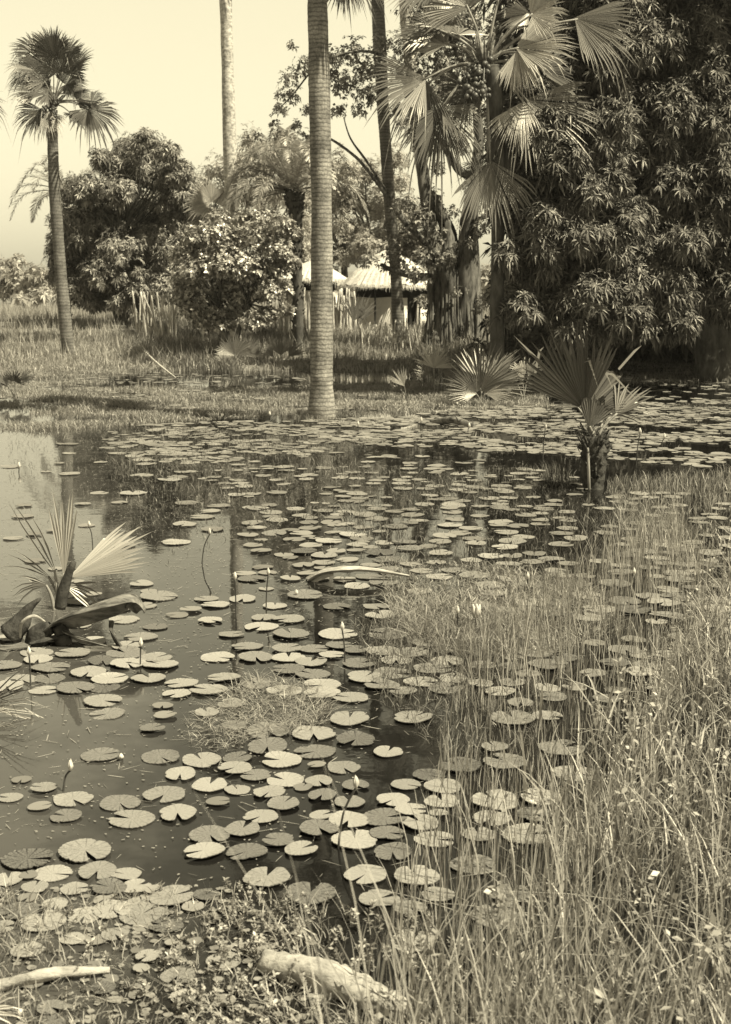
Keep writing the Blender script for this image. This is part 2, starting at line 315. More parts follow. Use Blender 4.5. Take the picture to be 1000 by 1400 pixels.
def fan(mb, O, D, Nn, R, spread=200, n=38, droop=.3, fuse=.5, cup=.12, fold=.05, rg=rng, wid=1.0, curl=0.):
    O = np.asarray(O, float); D = nrm(D); Nn = nrm(np.asarray(Nn, float) - D * np.dot(Nn, D)); Sd = np.cross(D, Nn)
    spread = R_(spread); da = spread / n / 2; dn = np.array([0, 0, -1.])
    f0 = fuse
    for i in range(n):
        a = (-.5 + (i + .5) / n) * spread
        Ri = R * (1 - .22 * (2 * a / spread) ** 2) * rg.uniform(.84, 1.08) * (rg.uniform(.6, .9) if rg.random() < .09 else 1)
        fd = rg.random() < fold; kk = droop * rg.uniform(.5, 1.5) + (1.3 if fd else 0)
        fu = f0 * rg.uniform(.92, 1.08)
        aj = rg.normal(0, da * .8)
        def p(r, ang, h, wv=0.):
            d = math.cos(ang) * D + math.sin(ang) * Sd; s = -math.sin(ang) * D + math.cos(ang) * Sd
            x = max(0, r / R - f0 * .8)
            return O + d * r + s * wv + Nn * (h + cup * r * abs(math.sin(ang)) * 1.2 + curl * r * r / R) + dn * (x * x * R * kk * 1.6)
        r1 = fu * R; w1 = r1 * da * wid; r2 = r1 + (Ri - r1) * .5; w2 = w1 * .75; h = w1 * .7
        V = [O, p(r1, a, 0, -w1), p(r1, a, -h), p(r1, a, 0, w1), p(r2, a + aj * .5, 0, -w2), p(r2, a + aj * .5, -h * .6), p(r2, a + aj * .5, 0, w2), p(Ri, a + aj, 0)]
        mb.add(V, [[0, 1, 2], [0, 2, 3], [4, 7, 5], [5, 7, 6]], [[1, 4, 5, 2], [2, 5, 6, 3]])
def sdir(th, t=0.): return nrm([math.cos(R_(th)), t, math.sin(R_(th))])
def frond_fan(parent, base, O, D, Nn, R, mat, prad=.02, **kw):
    """blade as part, petiole as sub-part"""
    mb = MB(); fan(mb, O, D, Nn, R, **kw); fr = mb.build('frond', mat, parent)
    mp = MB(); b = np.asarray(base, float); O = np.asarray(O, float); mid = (b + O) / 2 + np.array([0, 0, .10 * np.linalg.norm(O - b)])
    tube(mp, [b, mid, O + nrm(D) * R * .05], [prad * 1.3, prad, prad * .7], 6, 8); mp.build('petiole', M['petiole'], fr, True)
    return fr
def palm_trunk(mb, pts, rad, seed=0, step=.09, amp=.007, k=14):
    p = np.asarray(pts, float); Lh = np.sum(np.linalg.norm(np.diff(p, axis=0), axis=1)); n = int(Lh / step) + 2
    q = smooth_path(p, n); r = np.interp(np.linspace(0, 1, n), np.linspace(0, 1, len(rad)), rad)
    lr = np.random.default_rng(seed); r = r * (1 + .03 * np.sin(np.linspace(0, 21, n) + seed) + .02 * np.sin(np.linspace(0, 57, n) + seed * 2)) * (1 + amp * np.where(np.arange(n) % 2, 1, -1) * lr.uniform(.2, 1.2, n) + .012 * lr.standard_normal(n))
    tube(mb, q, r, k, n, .012, seed)
def pinnate(mb, pts, Ls, n, wdt, droop=.3, ang=50, k=1, rg=rng, vee=.3):
    p = smooth_path(pts, n); t = nrm(np.gradient(p, axis=0)); up = np.array([0, 0, 1.])
    s = nrm(np.cross(t, up) + 1e-3); nn = np.cross(s, t)
    u = np.linspace(0, 1, n); ln = Ls * np.clip(np.sin(np.pi * (u * .85 + .12)), .15, 1)
    for sg in (-1, 1):
        a = R_(ang) * rg.uniform(.8, 1.2, n)[:, None]
        d = t * np.cos(a) + s * sg * np.sin(a) + nn * (vee + rg.normal(0, .2, (n, 1))); d = nrm(d)
        l = (ln * rg.uniform(.85, 1.1, n))[:, None]; side = nrm(np.cross(d, nn)) * wdt / 2
        mid = p + d * l * .5 - up * l * droop * .2; tip = p + d * l - up * l * droop
        V = np.stack([p, mid - side, tip, mid + side], 1).reshape(-1, 3); mb.add(V, np.arange(n)[:, None] * 4 + np.array([[0, 1, 2, 3]]))
def blades(mb, B, H, Wd, lean, rg=rng, seg=3, lean_dir=None, leansd=1.0):
    """grass blades at base points B (n,3)"""
    B = np.asarray(B, float); n = len(B)
    if n == 0: return
    ph = rg.random(n) * 6.283
    ld = np.stack([np.cos(ph), np.sin(ph), np.zeros(n)], 1)
    if lean_dir is not None: ld = nrm(ld * leansd + np.array(lean_dir))
    H = (np.ones(n) * H)[:, None]; Wd = (np.ones(n) * Wd)[:, None]; le = (lean * rg.uniform(.2, 1.5, n))[:, None]
    ph2 = rg.random(n) * 3.14; sd = np.stack([np.cos(ph2), np.sin(ph2), np.zeros(n)], 1)
    def q(t): return B + np.array([0, 0, 1.]) * H * (t - .35 * np.minimum(le, 1.2) * t * t) + ld * H * le * t ** 2
    b = np.arange(n)[:, None]
    if seg == 1:
        V = np.stack([B - sd * Wd / 2, B + sd * Wd / 2, q(1)], 1).reshape(-1, 3); mb.add(V, b * 3 + [[0, 1, 2]]); return
    m = q(.5)
    if seg == 2:
        V = np.stack([B - sd * Wd / 2, B + sd * Wd / 2, m + sd * Wd * .4, m - sd * Wd * .4, q(1)], 1).reshape(-1, 3)
        mb.add(V, b * 5 + [[0, 1, 2, 3]], b * 5 + [[3, 2, 4]]); return
    m1 = q(.4); m2 = q(.75)
    V = np.stack([B - sd * Wd / 2, B + sd * Wd / 2, m1 + sd * Wd * .45, m1 - sd * Wd * .45, m2 + sd * Wd * .3, m2 - sd * Wd * .3, q(1)], 1).reshape(-1, 3)
    mb.add(V, b * 7 + [[0, 1, 2, 3]], b * 7 + [[3, 2, 4, 5]], b * 7 + [[5, 4, 6]])
def inpoly(px, py, poly):
    c = np.zeros(len(px), bool); j = len(poly) - 1
    for i in range(len(poly)):
        xi, yi = poly[i]; xj, yj = poly[j]
        c ^= ((yi > py) != (yj > py)) & (px < (xj - xi) * (py - yi) / (yj - yi + 1e-9) + xi); j = i
    return c
def gpoly(poly): return [tuple((G(x, y) if y > 520 else GT(x, y))[:2]) for x, y in poly]
def scatter_world(poly, n, rg=rng):
    """uniform on the ground inside a ground polygon"""
    a = np.array(poly); lo = a.min(0); hi = a.max(0); out = []
    tot = 0
    while tot < n:
        p = rg.uniform(lo, hi, (n * 3, 2)); p = p[inpoly(p[:, 0], p[:, 1], poly)]; out.append(p); tot += len(p)
        if len(p) == 0: break
    return np.concatenate(out)[:n]
#PART2
def gz(x, y): return float(tz(np.array([x]), np.array([y]))[0])
def local_rng(s): return np.random.default_rng(s)
# ------------------------------------------------------------------ fan palms
def fan_palm(label, d, trunk_px, rad, crown_px, fronds, seed, mat='palmtrunk', leaf='fan', fruit=True, extra=0, Rw=1.0, group='fan palms around the pond', base_dy=0, name='fan_palm', back=4):
    rg = local_rng(seed)
    pts = [P(x, y, d) for x, y in trunk_px]
    b = pts[0]; b[2] = min(b[2], gz(b[0], b[1])) - .15
    r = empty(name, b, label, 'palm tree', group); B = np.array(b)
    mt = MB(); palm_trunk(mt, [p - B for p in pts], rad, seed); mt.build('trunk', M[mat], r, True)
    cc = P(crown_px[0], crown_px[1], d) - B
    # a short crownshaft of leaf bases
    mk = MB()
    for k in range(26):
        a = k * 2.4; el = rg.uniform(.5, 1.3); L_ = rg.uniform(.25, .6) * Rw
        tube(mk, [cc - [0, 0, .35 * Rw * rg.random()], cc + np.array([math.cos(a) * math.cos(el), math.sin(a) * math.cos(el), math.sin(el)]) * L_], [.05 * Rw, .02], 5, 3)
    mk.build('leaf_bases', M['palmtrunk_dark'], r, True)
    for fr in fronds:
        ox, oy, th, Rp = fr[:4]; tl = fr[4] if len(fr) > 4 else rg.uniform(-.5, .4); o = fr[5] if len(fr) > 5 else {}
        dd = o.get('dy', -tl * -.5 if False else tl * .8)
        O = P(ox, oy, d + dd) - B; Dn = sdir(th, tl)
        Nn = np.array(o.get('N', (rg.uniform(-.5, .3), -.8, .7)))
        frond_fan(r, cc, O, Dn, Nn, Rp * S(d), M[o.get('mat', leaf)], .022 * Rw, spread=o.get('spread', 190), n=o.get('n', 44), droop=o.get('droop', .3), fuse=o.get('fuse', .58), cup=o.get('cup', .15), fold=o.get('fold', .12), rg=rg)
    for k in range(extra):
        a = rg.uniform(0, 6.28) if back is None else rg.uniform(.2, 2.9); el = rg.uniform(-.5, 1.2)
        D = np.array([math.cos(a) * math.cos(el), math.sin(a) * math.cos(el), math.sin(el)])
        O = cc + D * Rw * rg.uniform(.7, 1.1)
        frond_fan(r, cc, O, nrm(D + [0, 0, -.25]), nrm(np.array([0, 0, 1.2]) - D * .5), Rw * rg.uniform(.85, 1.1), M[leaf], .022 * Rw, spread=200, n=34, droop=.35, rg=rg)
    if fruit:
        for k in range(3):
            mf = MB(); a = rg.uniform(3.4, 6.0); s0 = cc + np.array([math.cos(a), math.sin(a), -.1]) * .25 * Rw
            e0 = s0 + np.array([math.cos(a) * .3, math.sin(a) * .3, -.55]) * Rw; tube(mf, [cc, s0, e0], [.025, .02, .012], 5, 6)
            for q in range(34):
                t = rg.random(); c = s0 + (e0 - s0) * t + rg.normal(0, .06 * Rw, 3); rr = .045 * Rw * rg.uniform(.7, 1.2)
                tube(mf, [c - [0, 0, rr], c - [0, 0, rr * .6], c, c + [0, 0, rr * .6], c + [0, 0, rr]], [rr * .2, rr * .8, rr, rr * .8, rr * .2], 6)
            mf.build('fruit_bunch', M['fruit'], r, True)
    return r
# left palm with full crown
fan_palm('tall fan palm with its whole crown against the sky at the far left bank', 49, [(94, 478), (84, 380), (75, 260), (72, 178), (73, 150)], [.24, .22, .21, .19, .16], (74, 142),
    [(60, 86, 128, 40, .1, dict(spread=230)), (74, 78, 95, 46, -.1, dict(spread=170)), (88, 80, 70, 40, .2, dict(spread=160)), (96, 96, 40, 46, -.1, dict(spread=150)),
     (86, 100, 80, 40, -.3, dict(spread=200)), (97, 112, -55, 26, .2, dict(spread=200)), (48, 96, 160, 42, -.1, dict(N=(.3, -.5, .8), droop=.6)), (38, 100, 200, 34, .2, dict(spread=150, droop=.7)),
     (52, 126, 178, 40, -.2, dict(spread=140, mat='fan_pale')), (58, 150, 222, 42, -.3, dict(spread=150, droop=.5)), (66, 152, 262, 34, -.2, dict(spread=160, droop=.5, mat='fan_pale')),
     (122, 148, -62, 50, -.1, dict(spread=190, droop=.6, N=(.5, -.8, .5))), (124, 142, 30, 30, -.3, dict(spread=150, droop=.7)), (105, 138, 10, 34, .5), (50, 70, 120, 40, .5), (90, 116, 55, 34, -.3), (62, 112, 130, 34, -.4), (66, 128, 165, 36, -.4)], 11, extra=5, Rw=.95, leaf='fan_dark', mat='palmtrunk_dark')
# dark frond tips at the very left edge belong to a palm outside the frame
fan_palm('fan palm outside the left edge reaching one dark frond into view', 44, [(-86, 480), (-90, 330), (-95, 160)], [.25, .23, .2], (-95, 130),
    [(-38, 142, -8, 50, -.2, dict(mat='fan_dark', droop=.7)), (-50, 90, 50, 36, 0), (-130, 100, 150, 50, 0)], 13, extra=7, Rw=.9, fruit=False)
# tall bare trunk left of centre
fan_palm('tall pale mottled palm trunk rising from behind the leafy bush, crown out of view', 51, [(324, 450), (318, 330), (313, 150), (309, 10), (304, -100)], [.27, .26, .24, .22, .19], (304, -115),
    [], 17, mat='palmtrunk_pale', extra=14, Rw=1.1, fruit=False, back=None)
# big centre palm
fan_palm('thick ringed palm trunk standing in the shallow water at the centre', 26.8, [(441, 572), (440, 540), (440, 480), (440, 300), (437, 120), (434, 0), (432, -100)], [.34, .27, .235, .225, .215, .21, .205, .20, .19, .18], (432, -115),
    [(462, -62, -62, 84, -.3, dict(droop=.5, spread=120, mat='fan_dark'))] + [(432 + 75 * math.cos(R_(t)), -125 - 62 * math.sin(R_(t)), t, 88, tl) for t, tl in ((10, .2), (40, -.4), (65, .5), (90, 0), (115, -.6), (140, .4), (165, -.3), (185, .3), (30, .8), (150, .9), (0, -.9), (180, -.9), (80, -.9))], 19, extra=3, Rw=1.3, fruit=False, back=None)
# palm trunk right of it
fan_palm('slender dark palm trunk leaning left in front of the hut and thatched roof', 53, [(548, 476), (545, 440), (541, 370), (532, 262), (523, 130), (517, 10), (512, -100)], [.27, .25, .22, .22, .24, .25, .2], (511, -118),
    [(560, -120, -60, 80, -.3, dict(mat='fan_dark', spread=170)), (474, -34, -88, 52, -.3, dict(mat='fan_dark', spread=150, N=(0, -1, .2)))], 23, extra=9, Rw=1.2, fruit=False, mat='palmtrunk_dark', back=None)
fan_palm('pale upper palm trunk half hidden by foliage above the fig tree', 57, [(604, 450), (596, 360), (578, 240), (566, 130), (556, 20), (552, -70)], [.24, .24, .24, .26, .27, .24], (552, -85),
    [(592, -12, -170, 70, -.6, dict(mat='fan_dark', dy=-8, droop=.5, spread=170)), (600, -6, -60, 44, -.6, dict(mat='fan_dark', dy=-8, droop=.5))], 29, extra=9, Rw=1.2, fruit=False, mat='palmtrunk_pale', back=None)
# right palm with big fronds
fan_palm('large fan palm with broad hanging fronds beside the dark mango tree', 32, [(681, 455), (681, 300), (681, 200), (678, 150), (672, 90)], [.18, .16, .17, .19, .2], (664, 88),
    [(706, 66, 5, 82, -.3, dict(spread=130, droop=.35, N=(-.3, -.9, .6), mat='fan_pale')), (708, 68, -70, 60, -.3, dict(spread=120, droop=.3, N=(-.3, -.9, .6), mat='fan_pale')),
     (718, 136, -42, 104, -.25, dict(spread=120, droop=.3, N=(-.4, -.9, .5), n=46)), (717, 138, -110, 66, -.4, dict(spread=90, mat='fan_pale', N=(-.4, -.9, .5))),
     (670, 219, -84, 92, -.2, dict(spread=110, droop=.35, N=(0, -1, .4), n=40)), (669, 219, -140, 50, .1, dict(spread=80, mat='fan_dark')),
     (582, 108, 205, 86, -.2, dict(spread=130, droop=.45, N=(.2, -.8, .7), n=44)), (584, 110, 262, 96, -.1, dict(spread=90, droop=.3, mat='fan_dark')),
     (602, 147, 262, 96, -.3, dict(spread=120, droop=.3, N=(.3, -.9, .3), n=46, mat='fan_dark')), (604, 146, 325, 60, -.4, dict(spread=100, droop=.6)),
     (726, 20, 20, 52, -.4, dict(spread=170, mat='fan_pale', N=(0, -1, .3))), (724, 18, 200, 44, .1, dict(spread=150)),
     (786, 24, -28, 92, -.2, dict(spread=110, droop=.4, N=(-.3, -.9, .6))), (610, 60, 150, 60, .3, dict(spread=160)), (740, 95, -20, 80, .5, dict(spread=160, mat='fan_dark')),
     (640, 10, 120, 80, 0), (690, -30, 80, 80, 0), (640, 120, 240, 60, .4, dict(mat='fan_dark')), (690, 190, -60, 60, .4, dict(mat='fan_dark')), (600, 40, 170, 70, .5)], 31, extra=1, Rw=1.4, mat='bark_dark')  # the dark bark puts this trunk's shade into its colour
# small palm crown behind the pale trunk
fan_palm('short fan palm crown showing left of the pale mottled trunk above the bush', 56, [(290, 440), (290, 340), (289, 300)], [.2, .2, .18], (290, 290),
    [(286, 282, 170, 38, -.3, dict(mat='fan_pale', droop=.5)), (290, 276, 130, 36, -.2, dict(mat='fan_pale')), (282, 292, 220, 30, -.3), (300, 280, 60, 30, 0, dict(mat='fan_pale'))], 37, extra=4, Rw=.8, fruit=False)
# ------------------------------------------------------------------ date palms
def date_palm(label, d, trunk_px, rad, nf, Lf, seed, name='date_palm', fix=[]):
    rg = local_rng(seed); pts = [P(x, y, d) for x, y in trunk_px]; B = pts[0].copy(); B[2] = min(B[2], gz(B[0], B[1])) - .1; pts[0] = B
    r = empty(name, B, label, 'palm tree', 'feather palms beyond the pond')
    mt = MB(); palm_trunk(mt, [p - B for p in pts], rad, seed, .12, .12, 10)
    top = pts[-1] - B
    for k in range(150):   # old leaf bases stud the trunk
        t = rg.random() ** .7; i = min(int(t * (len(pts) - 1)), len(pts) - 2); u = t * (len(pts) - 1) - i; c = pts[i] * (1 - u) + pts[i + 1] * u - B; a = k * 2.4
        rr = np.interp(t, np.linspace(0, 1, len(rad)), rad); dv = np.array([math.cos(a), math.sin(a), .9]); s = c + dv * rr * [.8, .8, 0]
        tube(mt, [s, s + dv * .12], [.045, .02], 4)
    mt.build('trunk', M['bark_dark'], r, True)
    specs = [(rg.uniform(0, 6.28), rg.uniform(-.1, 1.35), Lf * rg.uniform(.8, 1.1)) for _ in range(nf)] + fix
    for a, el, L_ in specs:
        D = np.array([math.cos(a) * math.cos(el), math.sin(a) * math.cos(el), math.sin(el)]); dn = np.array([0, 0, -1.])
        pp = [top, top + D * L_ * .4, top + D * L_ * .75 + dn * L_ * .12, top + D * L_ * .95 + dn * L_ * (.35 + .15 * math.cos(el))]
        mb = MB(); pinnate(mb, pp, .55, 60, .04, .3, 50, rg=rg); tube(mb, pp, [.03, .02, .012, .005], 5, 12); mb.build('frond', M['date'], r)
    return r
date_palm('feather palm with dark stubby trunk and pale fronds behind the centre bush', 50, [(408, 450), (407, 380), (405, 300), (402, 262)], [.2, .19, .23, .40], 52, 3.3, 41, fix=[(3.3, .5, 3.0), (2.9, .9, 3.2), (3.4, .1, 2.8)])
date_palm('feather palm hidden behind the round tree, its fronds showing left of the far-left trunk', 66, [(92, 440), (92, 330), (90, 262)], [.2, .2, .2], 14, 2.6, 43, fix=[(3.2, .25, 3.0), (3.05, .05, 3.0), (3.3, .7, 2.8), (3.1, .5, 2.9)])
# ------------------------------------------------------------------ broadleaf trees
def tree(name, label, cat, d, base_px, clumps, fork_px, mats, dens, nl, Ln, W, seed, r0=.3, droop=.35, fine=False, fill=.25, up=.5, group=None, low=-.45, jitter=.3, limb=True, base_z=None):
    rg = local_rng(seed); b = P(base_px[0], base_px[1], d); b[2] = gz(b[0], b[1]) - .15
    r = empty(name, b, label, cat, group); B = np.array(b)
    fk = [P(x, y, d) - B for x, y in fork_px]; cl = [(c - B, rr) for c, rr in clumps]
    mt = MB(); 
    for q in fk: tube(mt, [np.zeros(3), q * .5 + rg.normal(0, .1, 3), q], [r0, r0 * .75, r0 * .5], 9, 14, .06, seed)
    if limb: limbs(mt, None, fk, cl, r0 * .35, seed)
    mt.build('trunk', M[mats[1]], r, True)
    mc = MB(); crown(mc, cl, dens, nl, Ln, W, droop, up, fill, fine, low=low, jitter=jitter, rg=rg); mc.build('crown', M[mats[0]], r)
    return r
rgL = local_rng(5)
L1 = [(200, 200, 22), (175, 208, 20), (222, 212, 18), (150, 225, 20), (245, 238, 22), (185, 232, 26), (215, 245, 22), (120, 262, 26), (160, 262, 28), (205, 285, 28), (240, 268, 24), (95, 300, 24), (130, 300, 26), (170, 305, 30),
      (235, 305, 28), (255, 290, 18), (90, 335, 22), (80, 350, 16), (120, 335, 28), (160, 345, 32), (200, 330, 30), (235, 345, 26), (100, 372, 26), (145, 375, 34), (190, 375, 36), (230, 375, 28), (110, 395, 22), (150, 400, 22), (190, 400, 22), (220, 395, 24), (130, 412, 16), (165, 415, 18), (200, 415, 16)]
cl = pxclumps(L1, 62, .88, 1.6, rgL) + pxclumps([(x + rgL.uniform(-26, 26), y + rgL.uniform(-22, 14), rgL.uniform(8, 14)) for x, y, r in L1], 61.5, 1.0, 1.6, rgL) + pxclumps([(x + rgL.uniform(-8, 8), y, r * 1.1, 2.8) for x, y, r in L1], 62)
tree('mango_tree', 'dense round tree behind the far-left palm, lit clumps of foliage over dark gaps', 'tree', 62, (165, 440), cl, [(150, 380), (185, 370), (165, 330)], ('tree', 'bark_dark'), 22, 9, .25, .06, 51, r0=.2, droop=.5, fill=.3)
L2 = [(268, 330, 20), (250, 350, 18), (290, 320, 24), (320, 330, 24), (350, 325, 22), (380, 340, 20), (265, 370, 22), (300, 360, 28), (335, 365, 28), (370, 370, 22), (270, 400, 22), (300, 400, 26), (335, 400, 26), (365, 400, 20), (290, 425, 18), (325, 425, 18), (385, 310, 18), (355, 300, 16), (300, 298, 14), (335, 300, 14), (262, 425, 16), (280, 440, 16), (305, 445, 16), (345, 440, 16), (365, 432, 16), (385, 400, 16), (395, 360, 16), (398, 320, 14), (250, 385, 18), (390, 425, 12), (248, 410, 14)]
cl = pxclumps(L2, 47, 1.0, .8, rgL) + pxclumps([(x, y, r * .9, 1.6) for x, y, r in L2], 47)
tree('leafy_bush', 'large rounded bush with pale shiny leaves left of the thick centre trunk', 'bush', 47, (320, 455), cl, [(300, 420), (340, 415)], ('bush', 'bark_dark'), 34, 7, .14, .07, 53, r0=.12, droop=.15, fill=.3)
L3 = [(255, 300, 24), (275, 260, 22), (300, 235, 22), (330, 225, 24), (360, 230, 22), (395, 225, 20), (280, 300, 26), (320, 270, 28), (360, 270, 28), (400, 270, 26), (345, 195, 18), (385, 195, 16), (255, 330, 22), (270, 350, 24), (310, 320, 28), (360, 310, 28), (410, 310, 26)]
cl = pxclumps(L3, 70, 1.0, 2.0, rgL)
tree('pale_tree', 'pale loose-leaved tree behind the feather palm and mottled trunk', 'tree', 70, (330, 440), cl, [(310, 330), (360, 320)], ('tree_pale', 'bark'), 20, 8, .24, .06, 57, fill=.1, jitter=.5)
L4 = [(440, 370, 18), (500, 340, 20), (530, 340, 20), (560, 345, 18), (600, 340, 20), (400, 365, 18), (460, 265, 22), (540, 220, 16), (425, 215, 14), (430, 240, 20), (465, 235, 22), (500, 240, 22), (540, 250, 20), (440, 275, 26), (480, 275, 28), (520, 285, 28), (555, 295, 24), (430, 310, 26), (470, 315, 28), (510, 325, 28), (550, 330, 24), (440, 345, 22), (475, 350, 22), (585, 300, 18), (420, 345, 22), (580, 340, 22)]
cl = pxclumps(L4, 78, 1.0, 2.0, rgL)
tree('pale_tree', 'sunlit tree behind the thatched huts between the two nearest trunks', 'tree', 78, (480, 440), cl, [(470, 350), (510, 340)], ('tree_pale', 'bark'), 22, 8, .25, .08, 59, fill=.15, jitter=.5)
# big fig tree with braided stems
def fig_tree():
    d = 50; rg = local_rng(61); B = P(618, 470, d); B[2] = gz(B[0], B[1]) - .2
    r = empty('fig_tree', B, 'massive multi-stemmed fig tree with braided roots right of the hut', 'tree')
    q = lambda x, y, dy=0: P(x, y, d + dy) - B
    mt = MB()
    stems = [([(600, 470), (604, 430), (598, 380), (590, 320), (580, 250), (572, 190)], [.62, .5, .38, .28, .22, .15]),
             ([(625, 470), (618, 420), (612, 370), (616, 330), (603, 290), (590, 262)], [.6, .52, .44, .28, .2, .12]),
             ([(640, 470), (640, 420), (640, 370), (641, 310), (650, 250), (655, 190), (650, 120), (640, 60)], [.6, .5, .42, .34, .26, .2, .15, .08]),
             ([(636, 385), (625, 365), (614, 345), (612, 310)], [.3, .3, .22, .15]),
             ([(652, 240), (632, 236), (612, 208), (596, 180)], [.16, .15, .12, .08]),
             ([(604, 376), (575, 378), (545, 372), (520, 362)], [.17, .15, .12, .05]),
             ([(592, 340), (568, 318), (545, 292), (520, 255), (490, 218), (462, 196), (448, 188)], [.14, .12, .11, .08, .06, .05, .03]),
             ([(530, 265), (505, 225), (480, 190), (470, 160)], [.06, .05, .03, .02]),
             ([(575, 190), (560, 130), (540, 90), (500, 70), (440, 85), (400, 130), (370, 160)], [.12, .1, .07, .05, .035, .03, .015]),
             ([(655, 300), (680, 290), (700, 280)], [.09, .07, .04]), ([(650, 120), (620, 60), (600, 10), (590, -80)], [.12, .09, .07, .03]), ([(640, 60), (650, -60), (640, -180), (650, -280)], [.14, .12, .08, .03]), ([(645, 0), (700, -100), (740, -200)], [.11, .07, .03])]
    for i, (pp, rd) in enumerate(stems): tube(mt, [q(x, y, rg.uniform(-.2, .2)) for x, y in pp], rd, 10, 26, .14, i)
    for k in range(60):   # aerial roots running down the trunk
        x0 = rg.uniform(590, 655); x1 = x0 + rg.uniform(-10, 10); y0 = rg.uniform(330, 400); dy = -.45 + .2 * abs((x0 - 622) / 30)
        tube(mt, [q(x0 * .8 + 622 * .2, y0, dy * .6), q((x0 + x1) / 2 + rg.uniform(-4, 4), (y0 + 470) / 2, dy), q(x1, 474, dy - .25)], [.02, .03 + .03 * rg.random(), .03 + .05 * rg.random()], 6, 22, .3, k + 50)
    mt.build('trunk', M['bark'], r, True)
    L5 = [(500, 95, 24), (480, 70, 18), (470, 115, 20), (505, 130, 18), (525, 60, 14), (420, 150, 8), (400, 130, 12), (385, 150, 10), (410, 100, 10), (398, 62, 7), (430, 90, 8), (455, 80, 14), (375, 170, 7),
          (585, 60, 26), (560, 95, 20), (615, 45, 30), (640, 25, 30), (600, 100, 24), (640, 80, 26), (575, 20, 22), (620, 130, 20), (560, 130, 14), (540, 150, 8),
          (560, 330, 24), (540, 350, 20), (505, 356, 12),  (585, 350, 24), (570, 375, 16), (600, 320, 22), (575, 300, 20), (555, 280, 16), (620, 290, 10), (590, 265, 12), (596, 395, 12), (588, 420, 12), (612, 350, 12), (640, 330, 8), (600, 445, 10), (655, 420, 9), (625, 400, 8), (575, 415, 9), (605, 290, 12), (630, 200, 14), (600, 230, 10), (640, 240, 8), (660, 310, 14), (665, 280, 10), (690, 40, 30), (670, 150, 24), (690, 100, 26), (720, 190, 26), (705, 240, 20)]
    L5 += [(445, 70, 12), (415, 85, 11), (395, 108, 12), (380, 182, 9), (405, 172, 10), (422, 188, 10), (352, 186, 8), (462, 150, 12), (490, 150, 10), (395, 205, 10), (455, 100, 12), (385, 128, 8)] + [(rg.uniform(552, 700), rg.uniform(5, 200), rg.uniform(12, 22)) for _ in range(18)]
    L5 += [(rg.uniform(540, 800), rg.uniform(-330, -10), rg.uniform(24, 36)) for _ in range(26)]
    cl = [(P(x, y, d + rg.uniform(-1.2, 1.5)) - B, rr * S(d)) for x, y, rr in L5]
    mc = MB(); crown(mc, cl, 26, 6, .15, .07, .3, .3, .12, jitter=.6, low=-.9, rg=rg); mc.build('crown', M['fig'], r)
fig_tree()
